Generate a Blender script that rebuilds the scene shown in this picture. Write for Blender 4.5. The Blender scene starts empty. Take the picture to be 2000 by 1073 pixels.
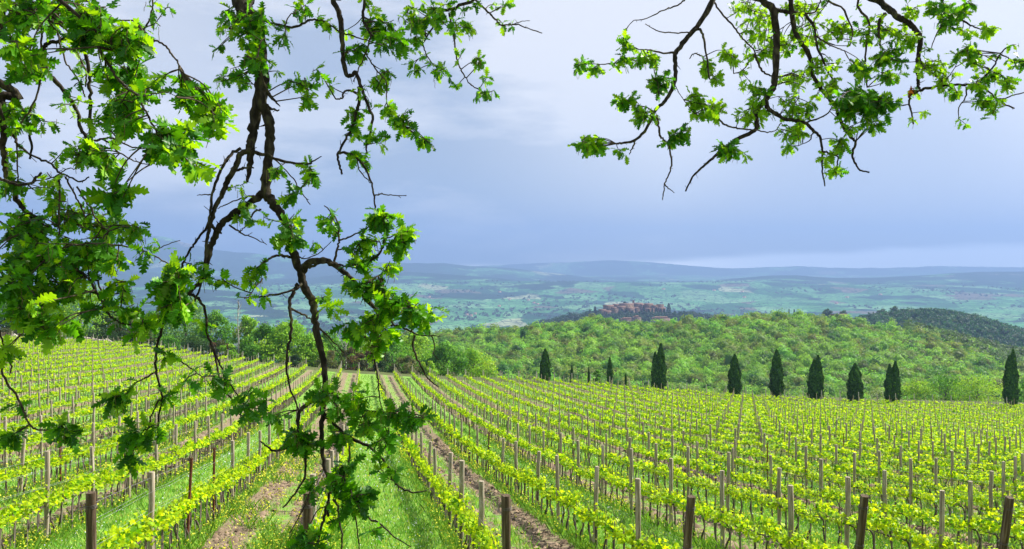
import bpy, math, random
import numpy as np
from mathutils import Vector
random.seed(7); rng = np.random.default_rng(7)
S = bpy.context.scene
COL = S.collection
R = math.radians
# ---------------------------------------------------------------- camera
FPX, CX, HY = 1600.0, 1000.0, 510.0        # focal length, centre column, horizon row (2000 px wide photograph)
cd = bpy.data.cameras.new('camera'); cam = bpy.data.objects.new('camera', cd); COL.objects.link(cam)
cam.location = (0, 0, 0); cam.rotation_euler = (R(90), 0, 0)
cd.sensor_width = 36.0; cd.lens = 36.0 * FPX / 2000.0; cd.shift_y = -(536.5 - HY) / 2000.0
cd.clip_start = 0.05; cd.clip_end = 60000
S.camera = cam
S.render.resolution_x = 1024; S.render.resolution_y = 549
# ---------------------------------------------------------------- sun, sky, exposure
SUN_AZ, SUN_EL = 58.0, 42.0                 # degrees right of the view direction, above the horizon
saz, sel = R(SUN_AZ), R(SUN_EL)
SUN = np.array([math.sin(saz) * math.cos(sel), math.cos(saz) * math.cos(sel), math.sin(sel)])
sl = bpy.data.lights.new('sun', 'SUN'); sl.energy = 5.0; sl.angle = R(0.6); sl.color = (1.0, 0.95, 0.86)
so = bpy.data.objects.new('sun', sl); COL.objects.link(so)
so.rotation_euler = Vector(-SUN).to_track_quat('-Z', 'Y').to_euler()
S.view_settings.view_transform = 'Standard'; S.view_settings.look = 'None'
S.view_settings.gamma = 1.0; S.view_settings.exposure = 1.25
W = bpy.data.worlds.new('World'); S.world = W; W.use_nodes = True
wn, wl = W.node_tree.nodes, W.node_tree.links
wn.clear()
def N(t, ns=None, **kw):
    n = (ns or wn).new(t)
    for k, v in kw.items(): setattr(n, k, v)
    return n
def ramp(ns, stops, interp='LINEAR'):
    r = ns.new('ShaderNodeValToRGB'); e = r.color_ramp; e.interpolation = interp
    while len(e.elements) < len(stops): e.elements.new(0.5)
    for el, (p, c) in zip(e.elements, stops):
        el.position = p; el.color = (c, c, c, 1) if not hasattr(c, '__len__') else (*c, 1)
    return r
tc = N('ShaderNodeTexCoord')
sky = N('ShaderNodeTexSky', sky_type='NISHITA'); sky.sun_disc = False
sky.sun_elevation = sel; sky.sun_rotation = saz; sky.altitude = 300
sep = N('ShaderNodeSeparateXYZ'); wl.new(tc.outputs['Generated'], sep.inputs[0])
elev = ramp(wn, [(0.0, (.95, .97, 1.0)), (0.013, (1.0, 1.0, 1.0)), (0.019, (.33, .44, .66)), (0.05, (.34, .45, .65)), (0.10, (.45, .54, .68)), (0.15, (.46, .54, .66)),
                 (0.22, (.50, .58, .71)), (0.34, (.56, .63, .75)), (0.7, (.48, .55, .68))])
mpw = N('ShaderNodeMapping'); mpw.inputs['Scale'].default_value = (2.2, 2.2, 12); wl.new(tc.outputs['Generated'], mpw.inputs[0])
nw = N('ShaderNodeTexNoise'); nw.inputs['Scale'].default_value = 2.0; nw.inputs['Detail'].default_value = 5; wl.new(mpw.outputs[0], nw.inputs['Vector'])
wz_ = N('ShaderNodeMath', operation='MULTIPLY_ADD'); wl.new(nw.outputs['Fac'], wz_.inputs[0]); wz_.inputs[1].default_value = .10; wz_.inputs[2].default_value = -.05
wa_ = N('ShaderNodeMath', operation='MULTIPLY_ADD'); wl.new(sep.outputs['Z'], wa_.inputs[0]); wa_.inputs[1].default_value = 1.0; wl.new(wz_.outputs[0], wa_.inputs[2])
fad = N('ShaderNodeMapRange'); wl.new(sep.outputs['Z'], fad.inputs[0]); fad.inputs[1].default_value = .0; fad.inputs[2].default_value = .06; fad.inputs[3].default_value = .12; fad.inputs[4].default_value = 1.0
lz = N('ShaderNodeMix'); wl.new(fad.outputs[0], lz.inputs[0]); wl.new(sep.outputs['Z'], lz.inputs[2]); wl.new(wa_.outputs[0], lz.inputs[3])

# soft cloud sheets, stretched sideways
mp = N('ShaderNodeMapping'); mp.inputs['Scale'].default_value = (1.5, 1.5, 6.0); mp.inputs['Location'].default_value = (3.1, 1.7, .35)
wl.new(tc.outputs['Generated'], mp.inputs[0])
n1 = N('ShaderNodeTexNoise'); n1.inputs['Scale'].default_value = 1.8; n1.inputs['Detail'].default_value = 6; n1.inputs['Roughness'].default_value = .58
wl.new(mp.outputs[0], n1.inputs['Vector'])
cf = ramp(wn, [(0.46, 0.0), (0.60, 1.0)]); wl.new(n1.outputs['Fac'], cf.inputs[0])
n2 = N('ShaderNodeTexNoise'); n2.inputs['Scale'].default_value = .55; n2.inputs['Detail'].default_value = 4
wl.new(mp.outputs[0], n2.inputs['Vector'])
# bright break in the clouds, to the upper right
def dirblob(px, py, lo, hi):
    v = Vector(((px - CX) / FPX, 1, -(py - HY) / FPX)).normalized()
    d = N('ShaderNodeVectorMath', operation='DOT_PRODUCT'); wl.new(tc.outputs['Generated'], d.inputs[0]); d.inputs[1].default_value = v
    m = N('ShaderNodeMapRange', interpolation_type='SMOOTHSTEP'); wl.new(d.outputs['Value'], m.inputs[0])
    m.inputs[1].default_value = math.cos(R(lo)); m.inputs[2].default_value = math.cos(R(hi)); return m
def mth(op, a, b, clamp=False):
    m = N('ShaderNodeMath', operation=op); m.use_clamp = clamp
    for i, q in enumerate((a, b)):
        if hasattr(q, 'outputs'): wl.new(q.outputs[0], m.inputs[i])
        else: m.inputs[i].default_value = q
    return m
bl = dirblob(1900, 20, 36, 0); bl2 = dirblob(280, 170, 10, 0); bl3 = dirblob(1180, -60, 13, 0); dk = dirblob(1700, 440, 14, 0)
fsum = mth('ADD', mth('MULTIPLY', cf, .72), mth('MULTIPLY', bl, 1.15))
fsum = mth('ADD', fsum, mth('MULTIPLY', bl2, .55)); fsum = mth('ADD', fsum, mth('MULTIPLY', bl3, .60), True)
mixc = N('ShaderNodeMixRGB'); wl.new(fsum.outputs[0], mixc.inputs[0]); wl.new(elev.outputs[0], mixc.inputs[1]); mixc.inputs[2].default_value = (1.08, 1.07, 1.08, 1)
mixd = N('ShaderNodeMixRGB'); wl.new(mth('MULTIPLY', dk, .5).outputs[0], mixd.inputs[0]); wl.new(mixc.outputs[0], mixd.inputs[1]); mixd.inputs[2].default_value = (.26, .37, .62, 1)
# low dark rain band and pale strip under it on the right
bgc = N('ShaderNodeBackground'); wl.new(mixd.outputs[0], bgc.inputs[0]); bst = N('ShaderNodeMapRange', interpolation_type='SMOOTHSTEP'); rx = N('ShaderNodeMapRange', interpolation_type='SMOOTHSTEP'); wl.new(sep.outputs['X'], rx.inputs[0]); rx.inputs[1].default_value = .02; rx.inputs[2].default_value = .42; rx.inputs[3].default_value = .022; rx.inputs[4].default_value = 0.0
lz2 = N('ShaderNodeMath', operation='ADD'); wl.new(lz.outputs[0], lz2.inputs[0]); wl.new(rx.outputs[0], lz2.inputs[1])
wl.new(lz2.outputs[0], bst.inputs[0]); bst.inputs[1].default_value = .008; bst.inputs[2].default_value = .020; bst.inputs[3].default_value = 1.35; bst.inputs[4].default_value = .40
wl.new(bst.outputs[0], bgc.inputs[1]); wl.new(lz2.outputs[0], elev.inputs[0])
bgs = N('ShaderNodeBackground'); wl.new(sky.outputs[0], bgs.inputs[0]); bgs.inputs[1].default_value = 0.07
mxs = N('ShaderNodeMixShader'); mxs.inputs[0].default_value = 0.85
wl.new(bgs.outputs[0], mxs.inputs[1]); wl.new(bgc.outputs[0], mxs.inputs[2])
wo = N('ShaderNodeOutputWorld'); wl.new(mxs.outputs[0], wo.inputs[0])
S.render.engine = 'CYCLES'
S.cycles.max_bounces = 8; S.cycles.transparent_max_bounces = 8; S.cycles.volume_bounces = 1

# ---------------------------------------------------------------- helpers
def P(x, y, Z): return np.array([(x - CX) / FPX * Z, Z, -(y - HY) / FPX * Z])
def lerp(a, b, t): return a + (b - a) * t
def smooth(e0, e1, x):
    t = np.clip((x - e0) / (e1 - e0), 0, 1); return t * t * (3 - 2 * t)
def tag(o, label=None, cat=None, group=None, kind=None):
    if label: o['label'] = label
    if cat: o['category'] = cat
    if group: o['group'] = group
    if kind: o['kind'] = kind
    return o
def empty(name, loc, label=None, cat=None, group=None):
    o = bpy.data.objects.new(name, None); COL.objects.link(o); o.location = tuple(loc); o.empty_display_size = .2
    return tag(o, label, cat, group)
class Geo:
    def __init__(s): s.V = []; s.F = {}; s.C = []; s.n = 0
    def add(s, V, F, C=None):
        V = np.asarray(V, dtype=np.float64).reshape(-1, 3); F = np.asarray(F, dtype=np.int64)
        s.V.append(V); s.F.setdefault(F.shape[1], []).append(F + s.n)
        if C is None: C = (1, 1, 1)
        C = np.asarray(C, dtype=np.float64)
        if C.ndim == 1: C = np.tile(C, (len(V), 1))
        s.C.append(C); s.n += len(V)
    def mesh(s, name, mat, smooth_shade=False):
        me = bpy.data.meshes.new(name)
        V = np.concatenate(s.V).astype(np.float32); C = np.concatenate(s.C)
        me.vertices.add(len(V)); me.vertices.foreach_set('co', V.ravel())
        loops = []; tot = []
        for k, fs in s.F.items():
            f = np.concatenate(fs); loops.append(f.ravel()); tot.append(np.full(len(f), k))
        loops = np.concatenate(loops).astype(np.int32); tot = np.concatenate(tot).astype(np.int32)
        me.loops.add(len(loops)); me.loops.foreach_set('vertex_index', loops)
        me.polygons.add(len(tot)); st = np.concatenate(([0], np.cumsum(tot)[:-1])).astype(np.int32)
        me.polygons.foreach_set('loop_start', st); me.polygons.foreach_set('loop_total', tot)
        if smooth_shade: me.polygons.foreach_set('use_smooth', np.ones(len(tot), dtype=bool))
        at = me.color_attributes.new('Col', 'FLOAT_COLOR', 'POINT')
        at.data.foreach_set('color', np.concatenate([C, np.ones((len(C), 1))], axis=1).astype(np.float32).ravel())
        if mat: me.materials.append(mat)
        me.update(calc_edges=True); return me
    def build(s, name, mat, parent=None, loc=None, smooth_shade=False):
        o = bpy.data.objects.new(name, s.mesh(name, mat, smooth_shade)); COL.objects.link(o)
        if parent: o.parent = parent
        if loc is not None: o.location = tuple(loc)
        return o
def catmull(pts, sub=4):
    p = np.asarray(pts, float)
    if len(p) < 3: return np.array([p[0] + (p[-1] - p[0]) * t for t in np.linspace(0, 1, sub + 1)])
    q = np.vstack([2 * p[0] - p[1], p, 2 * p[-1] - p[-2]]); out = []
    for i in range(1, len(q) - 2):
        for j in range(sub):
            t = j / sub
            out.append(.5 * (2 * q[i] + (q[i + 1] - q[i - 1]) * t + (2 * q[i - 1] - 5 * q[i] + 4 * q[i + 1] - q[i + 2]) * t * t + (3 * q[i] - q[i - 1] - 3 * q[i + 1] + q[i + 2]) * t ** 3))
    out.append(q[-2]); return np.array(out)
def tube(g, pts, rad, sides=6, col=None, cap=True):
    p = np.asarray(pts, float); n = len(p); rad = np.broadcast_to(np.asarray(rad, float), (n,))
    t = np.gradient(p, axis=0); t /= (np.linalg.norm(t, axis=1)[:, None] + 1e-12)
    a = np.array([0, 0, 1.]) if abs(t[0][2]) < .9 else np.array([1., 0, 0])
    u = np.cross(t[0], a); u /= np.linalg.norm(u); U = [u]
    for i in range(1, n):
        u = U[-1] - t[i] * np.dot(U[-1], t[i]); u /= (np.linalg.norm(u) + 1e-12); U.append(u)
    U = np.array(U); Wv = np.cross(t, U)
    an = np.arange(sides) * 2 * math.pi / sides
    V = p[:, None, :] + rad[:, None, None] * (np.cos(an)[None, :, None] * U[:, None, :] + np.sin(an)[None, :, None] * Wv[:, None, :])
    i = np.arange(n - 1)[:, None] * sides; j = np.arange(sides)[None, :]; j2 = (j + 1) % sides
    F = np.stack([i + j, i + j2, i + sides + j2, i + sides + j], -1).reshape(-1, 4)
    g.add(V.reshape(-1, 3), F, col)
    if cap:
        e = V[-1]; c = p[-1] + t[-1] * rad[-1] * .25
        g.add(np.vstack([e, c]), np.array([[k, (k + 1) % sides, sides] for k in range(sides)]), col if col is None or np.ndim(col) == 1 else col[-1])
def frames(d, nrm):
    d = d / (np.linalg.norm(d, axis=1)[:, None] + 1e-9)
    s = np.cross(nrm, d); s /= (np.linalg.norm(s, axis=1)[:, None] + 1e-9); n = np.cross(d, s)
    return np.stack([d, s, n], -1)                       # columns
def instance(g, tmpl, faces, pos, Rm, scale, col):
    n = len(tmpl); Np = len(pos)
    V = np.einsum('nij,kj->nki', Rm, tmpl) * scale[:, None, None] + pos[:, None, :]
    F = (faces[None] + (np.arange(Np) * n)[:, None, None]).reshape(-1, faces.shape[1])
    g.add(V.reshape(-1, 3), F, np.repeat(col, n, axis=0))
def rand_dirs(n):
    v = rng.normal(size=(n, 3)); return v / np.linalg.norm(v, axis=1)[:, None]
QUAD = np.array([[-.5, -.32, 0], [0, -.5, .08], [.5, -.3, 0], [.55, .3, -.04], [0, .5, .06], [-.5, .28, 0]]); QF = np.array([[0, 1, 4, 5], [1, 2, 3, 4]])
def vnoise(x, y, seed=0):
    def h(i, j): return np.modf(np.abs(np.sin(i * 127.1 + j * 311.7 + seed * 17.3) * 43758.5453))[0]
    xi, yi = np.floor(x), np.floor(y); xf, yf = x - xi, y - yi
    xf = xf * xf * (3 - 2 * xf); yf = yf * yf * (3 - 2 * yf)
    return lerp(lerp(h(xi, yi), h(xi + 1, yi), xf), lerp(h(xi, yi + 1), h(xi + 1, yi + 1), xf), yf)
def fbm(x, y, o=4, seed=0):
    s = 0; a = .5
    for k in range(o): s = s + a * (vnoise(x, y, seed + k) - .5); x = x * 2.03; y = y * 2.03; a *= .5
    return s
# ---------------------------------------------------------------- materials
def new_mat(name):
    m = bpy.data.materials.new(name); m.use_nodes = True; nt = m.node_tree; nt.nodes.clear(); return m, nt.nodes, nt.links
def leaf_mat(name, tint=(1, 1, 1), trans=.4, gloss=.25, rough=.45, ttint=(1.25, 1.15, .5)):
    m, n, l = new_mat(name)
    a = n.new('ShaderNodeAttribute'); a.attribute_name = 'Col'
    mu = n.new('ShaderNodeMixRGB'); mu.blend_type = 'MULTIPLY'; mu.inputs[0].default_value = 1; l.new(a.outputs['Color'], mu.inputs[1]); mu.inputs[2].default_value = (*tint, 1)
    pb = n.new('ShaderNodeBsdfPrincipled'); l.new(mu.outputs[0], pb.inputs['Base Color']); pb.inputs['Roughness'].default_value = rough; pb.inputs['Specular IOR Level'].default_value = gloss
    mt = n.new('ShaderNodeMixRGB'); mt.blend_type = 'MULTIPLY'; mt.inputs[0].default_value = 1; l.new(mu.outputs[0], mt.inputs[1]); mt.inputs[2].default_value = (*ttint, 1)
    tr = n.new('ShaderNodeBsdfTranslucent'); l.new(mt.outputs[0], tr.inputs[0])
    mx = n.new('ShaderNodeMixShader'); mx.inputs[0].default_value = trans; l.new(pb.outputs[0], mx.inputs[1]); l.new(tr.outputs[0], mx.inputs[2])
    o = n.new('ShaderNodeOutputMaterial'); l.new(mx.outputs[0], o.inputs[0]); return m
def noise_mat(name, stops, scale=(1, 1, 1), ns=5, detail=6, rough=.9, bump=0, bd=.01, attr=False):
    m, n, l = new_mat(name)
    t = n.new('ShaderNodeTexCoord'); mp = n.new('ShaderNodeMapping'); mp.inputs['Scale'].default_value = scale; l.new(t.outputs['Object'], mp.inputs[0])
    z = n.new('ShaderNodeTexNoise'); z.inputs['Scale'].default_value = ns; z.inputs['Detail'].default_value = detail; l.new(mp.outputs[0], z.inputs['Vector'])
    r = ramp(n, stops); l.new(z.outputs['Fac'], r.inputs[0]); c = r.outputs[0]
    if attr:
        a = n.new('ShaderNodeAttribute'); a.attribute_name = 'Col'; mu = n.new('ShaderNodeMixRGB'); mu.blend_type = 'MULTIPLY'; mu.inputs[0].default_value = 1
        l.new(c, mu.inputs[1]); l.new(a.outputs['Color'], mu.inputs[2]); c = mu.outputs[0]
    pb = n.new('ShaderNodeBsdfPrincipled'); l.new(c, pb.inputs['Base Color']); pb.inputs['Roughness'].default_value = rough; pb.inputs['Specular IOR Level'].default_value = .2
    if bump:
        b = n.new('ShaderNodeBump'); b.inputs['Strength'].default_value = bump; b.inputs['Distance'].default_value = bd; l.new(z.outputs['Fac'], b.inputs['Height']); l.new(b.outputs[0], pb.inputs['Normal'])
    o = n.new('ShaderNodeOutputMaterial'); l.new(pb.outputs[0], o.inputs[0]); return m
M_oak = leaf_mat('oak_leaf', trans=.5, gloss=.25, rough=.42, ttint=(1.9, 1.6, .4))
M_vine = leaf_mat('vine_leaf', trans=.5, gloss=.12, ttint=(1.35, 1.2, .3))
M_tree = leaf_mat('tree_leaf', trans=.4, gloss=.15, rough=.6, ttint=(1.15, 1.1, .6))
M_cyp = leaf_mat('cypress_leaf', trans=.2, gloss=.1, rough=.7)
M_grass = leaf_mat('grass_blade', trans=.35, gloss=.15, rough=.6, ttint=(1.1, 1.1, .5))
M_flower = leaf_mat('petal', trans=.3, gloss=.1, rough=.6, ttint=(1, 1, .8))
M_bark = noise_mat('oak_bark', [(.3, (.010, .008, .006)), (.5, (.030, .023, .016)), (.62, (.062, .052, .033)), (.72, (.10, .095, .030))], (1, 1, .45), 38, 8, .95, 1.0, .012)
M_twig = noise_mat('oak_twig', [(.35, (.025, .016, .010)), (.65, (.10, .075, .05))], (1, 1, 1), 30, 4, .85)
M_trunk = noise_mat('tree_bark', [(.3, (.05, .04, .03)), (.7, (.16, .14, .11))], (1, 1, .3), 6, 6, .95)
M_dead = noise_mat('bleached_wood', [(.3, (.28, .25, .22)), (.7, (.50, .47, .43))], (1, 1, .3), 5, 4, .9)
M_post = noise_mat('weathered_post_wood', [(.28, (.15, .12, .078)), (.5, (.30, .25, .175)), (.7, (.48, .43, .34))], (1, 1, .07), 42, 8, .9, .8, .006)
M_endpost = noise_mat('old_end_post_wood', [(.28, (.030, .021, .012)), (.5, (.085, .058, .034)), (.72, (.20, .16, .11))], (1, 1, .06), 34, 8, .9, .9, .008)
M_rust = noise_mat('rusty_metal', [(.3, (.07, .022, .012)), (.7, (.20, .065, .028))], (1, 1, .3), 20, 5, .85)
M_stake = noise_mat('stake_wood', [(.3, (.12, .09, .065)), (.7, (.33, .29, .25))], (1, 1, .12), 20, 4, .9)
M_vtrunk = noise_mat('vine_bark', [(.3, (.035, .026, .02)), (.7, (.13, .10, .08))], (1, 1, .2), 30, 5, .95, .6, .006)
M_wire = noise_mat('steel_wire', [(.3, (.20, .20, .20)), (.7, (.38, .38, .39))], rough=.5)
M_wired = noise_mat('dull_wire', [(.3, (.05, .045, .04)), (.7, (.14, .13, .12))], rough=.6)
M_stone = noise_mat('pale_stone', [(.3, (.22, .20, .18)), (.7, (.42, .39, .35))], ns=1.5, attr=True)
# ---------------------------------------------------------------- the shape of the ground
U_t = np.array([[-40, -1.0], [0, -.1], [3, .35], [6, 1.6], [9, 2.75], [10, 3.0], [10.8, 3.1], [13.2, 3.48], [16, 3.94], [18.9, 4.4], [21.5, 4.8], [24, 5.2], [26.5, 5.57], [29.4, 6.0],
                [34.6, 6.75], [45, 8.0], [62.9, 10.05], [71.3, 10.95], [95, 13.2], [120, 15.15], [145, 17.1], [200, 21.5]])
G_t = np.array([[-60, -5.5], [-35, -5.2], [-23, -4.6], [-20, -4.3], [-15.3, -3.5], [-8.3, -1.7], [-2.3, -.5], [-.28, -.1], [.7, 0], [2.7, .35], [4.7, .75], [11.7, 1.45], [14, 1.95], [22, 3.4], [35.6, 4.6], [60, 5.8]])
E_t = np.array([[-60, 150], [-23, 141], [-19, 144], [-15.3, 143], [-11.3, 136.5], [-8.3, 129.6], [-5.3, 125], [-3.3, 120.5], [12, 120], [15, 118], [22, 115], [36, 115], [60, 112]])
yc_t = np.array([[-1500, 700], [500, 690], [700, 668], [800, 650], [843, 650], [877, 645], [937, 643], [1015, 645], [1041, 637], [1094, 634], [1140, 630], [1162, 620], [1190, 623], [1220, 631], [1300, 633],
                 [1330, 626], [1400, 623], [1475, 619], [1545, 616], [1604, 618], [1649, 622], [1694, 634], [1738, 642], [1798, 649], [1858, 664], [1917, 679], [1953, 694], [2100, 725], [4000, 900]])
CZ = 470.0
SK = .1809
def ufun(X, Y): return (X + SK * Y) / 2.6
def zend(u): return np.interp(u, E_t[:, 0], E_t[:, 1])
def canopy(xp, Z):                                        # depth below the eye of the wood's crown tops
    yc = np.interp(xp, yc_t[:, 0], yc_t[:, 1])
    Hc = (yc - HY) * CZ / FPX; t = np.clip((Z - 318) / (CZ - 318), 0, 1)
    return lerp(49.0 + 0 * xp, Hc, t ** .92) + 1.2 * np.sin(xp / 63) * np.sin(Z / 31)
def ground(X, Y):
    X = np.asarray(X, float); Y = np.asarray(Y, float)
    u = ufun(X, Y); ze = zend(u)
    Yc = np.minimum(Y, ze + 4)
    w = np.clip(.45 + .55 * (Yc - 10) / 50, .3, 1) * np.clip((Yc + 2) / 10, 0, 1)
    H = np.interp(Yc, U_t[:, 0], U_t[:, 1]) + np.interp(u, G_t[:, 0], G_t[:, 1]) * w + 1.7
    d = np.maximum(Y - ze - 4, 0)
    H = H + .10 * d + .0016 * np.maximum(d - 8, 0) ** 2
    xp = CX + FPX * X / np.maximum(Y, 1)
    Hw = canopy(xp, Y) + 6.5
    Hw = Hw + np.maximum(Y - CZ, 0) * .24 + 0 * X         # falls away behind the crest
    b = smooth(185, 235, Y)
    H = np.where(Y > 185, lerp(np.minimum(H, 90), Hw, b), H)
    bump = 132 * np.exp(-((X - 235) / 400) ** 2 - ((Y - 1500) / 260) ** 2)     # village hill
    bump2 = 116 * np.exp(-((X - 520) / 260) ** 2 - ((Y - 1020) / 190) ** 2)
    far = smooth(900, 1400, Y)
    H = lerp(np.minimum(H, 228), 228, far); H = np.minimum(H, 228)
    H = H - bump * smooth(1000, 1300, Y) - bump2 * smooth(650, 900, Y)
    return -H
def grid_mesh(name, xs, ys, hf, mat, kind='structure'):
    X, Y = np.meshgrid(xs, ys); Z = hf(X, Y); g = Geo()
    nx, ny = len(xs), len(ys); i = np.arange(ny - 1)[:, None] * nx; j = np.arange(nx - 1)[None, :]
    F = np.stack([i + j, i + j + 1, i + nx + j + 1, i + nx + j], -1).reshape(-1, 4)
    g.add(np.stack([X, Y, Z], -1).reshape(-1, 3), F)
    o = g.build(name, mat, smooth_shade=True); tag(o, kind=kind); return o
# --- vineyard soil / grass material, striped by aisle (u = aisle coordinate)
def ground_material():
    m, n, l = new_mat('vineyard_ground')
    t = n.new('ShaderNodeTexCoord'); sp = n.new('ShaderNodeSeparateXYZ'); l.new(t.outputs['Object'], sp.inputs[0])
    def mm(op, a, b=0.0, c=None, clamp=False):
        q = n.new('ShaderNodeMath'); q.operation = op; q.use_clamp = clamp
        for i, v in enumerate((a, b) if c is None else (a, b, c)):
            if isinstance(v, (int, float)): q.inputs[i].default_value = v
            else: l.new(v, q.inputs[i])
        return q.outputs[0]
    def noise(scale, det=5, rough=.6, vec=None):
        z = n.new('ShaderNodeTexNoise'); z.inputs['Scale'].default_value = scale; z.inputs['Detail'].default_value = det; z.inputs['Roughness'].default_value = rough
        l.new(vec or t.outputs['Object'], z.inputs['Vector']); return z.outputs['Fac']
    u = mm('MULTIPLY', mm('ADD', sp.outputs['X'], mm('MULTIPLY', sp.outputs['Y'], SK)), 1 / 2.6)
    a = mm('ADD', u, .277)
    wob = mm('MULTIPLY', mm('SUBTRACT', noise(.8), .5), .30)
    aw = mm('ADD', a, wob)
    ph = mm('FRACT', mm('MULTIPLY', aw, .5))                       # 0..1 over two aisles: 0-.5 grassed, .5-1 tilled
    tri = mm('ABSOLUTE', mm('SUBTRACT', ph, .75))                  # 0 in middle of tilled aisle
    tilled = mm('SUBTRACT', 1.0, mm('MULTIPLY', mm('SUBTRACT', tri, .205), 22.0, clamp=True))
    centre = mm('SUBTRACT', 1.0, mm('MULTIPLY', mm('SUBTRACT', tri, .035), 22.0, clamp=True))
    nz = noise(2.2, 8, .72)
    pres = mm('MULTIPLY', mm('SUBTRACT', nz, .42), 9.0, clamp=True)
    soilf = mm('SUBTRACT', tilled, mm('MULTIPLY', centre, pres), clamp=True)
    big = mm('MULTIPLY', mm('SUBTRACT', noise(.35, 4), .57), 8.0, clamp=True)
    soilf = mm('SUBTRACT', soilf, mm('MULTIPLY', big, .55), clamp=True)
    weeds = mm('MULTIPLY', mm('SUBTRACT', noise(9, 6, .75), .56), 14.0, clamp=True)
    soilf = mm('MULTIPLY', soilf, mm('SUBTRACT', 1.0, mm('MULTIPLY', weeds, .65)))
    soil = ramp(n, [(.25, (.11, .075, .05)), (.5, (.22, .16, .11)), (.75, (.36, .28, .21))]); l.new(noise(7, 10, .75), soil.inputs[0])
    grs = ramp(n, [(.3, (.09, .20, .03)), (.5, (.17, .32, .05)), (.68, (.26, .42, .07)), (.8, (.40, .44, .12))]); l.new(noise(5, 8, .7), grs.inputs[0])
    mx = n.new('ShaderNodeMixRGB'); l.new(soilf, mx.inputs[0]); l.new(grs.outputs[0], mx.inputs[1]); l.new(soil.outputs[0], mx.inputs[2])
    # outside the vineyard: rough grass then leaf litter under the woods
    out = ramp(n, [(.35, (.05, .07, .02)), (.6, (.10, .12, .04)), (.75, (.14, .11, .07))]); l.new(noise(.6, 6), out.inputs[0])
    at = n.new('ShaderNodeAttribute'); at.attribute_name = 'Col'
    m2 = n.new('ShaderNodeMixRGB'); l.new(at.outputs['Fac'], m2.inputs[0]); l.new(mx.outputs[0], m2.inputs[1]); l.new(out.outputs[0], m2.inputs[2])
    pb = n.new('ShaderNodeBsdfPrincipled'); l.new(m2.outputs[0], pb.inputs['Base Color']); pb.inputs['Roughness'].default_value = .95; pb.inputs['Specular IOR Level'].default_value = .1
    b = n.new('ShaderNodeBump'); b.inputs['Strength'].default_value = .9; b.inputs['Distance'].default_value = .06; l.new(noise(9, 8, .8), b.inputs['Height']); l.new(b.outputs[0], pb.inputs['Normal'])
    o = n.new('ShaderNodeOutputMaterial'); l.new(pb.outputs[0], o.inputs[0]); return m
def build_ground():
    xs = np.sinh(np.linspace(-1, 1, 421) * 5.4) * (1250 / math.sinh(5.4))
    ys = np.concatenate([np.linspace(-30, 8, 30)[:-1], np.linspace(8, 60, 170)[:-1], np.linspace(60, 160, 110)[:-1], np.linspace(160, 700, 110)[:-1], np.linspace(700, 2300, 90)])
    def hf(X, Y):
        near = 1 - smooth(40, 90, Y)
        ph = np.mod((ufun(X, Y) + .277) * .5, 1); rut = np.exp(-((np.abs(ph - .75) - .12) / .03) ** 2)
        return ground(X, Y) + near * (.10 * fbm(X * 1.7, Y * 1.7, 4) - .05 * rut)
    X, Y = np.meshgrid(xs, ys); g = Geo(); nx, ny = len(xs), len(ys)
    i = np.arange(ny - 1)[:, None] * nx; j = np.arange(nx - 1)[None, :]
    F = np.stack([i + j, i + j + 1, i + nx + j + 1, i + nx + j], -1).reshape(-1, 4)
    o_ = smooth(1.5, 5, Y - zend(ufun(X, Y))).ravel()
    g.add(np.stack([X, Y, hf(X, Y)], -1).reshape(-1, 3), F, np.stack([o_] * 3, -1))
    tag(g.build('ground', ground_material(), smooth_shade=True), kind='structure')
build_ground()
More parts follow.
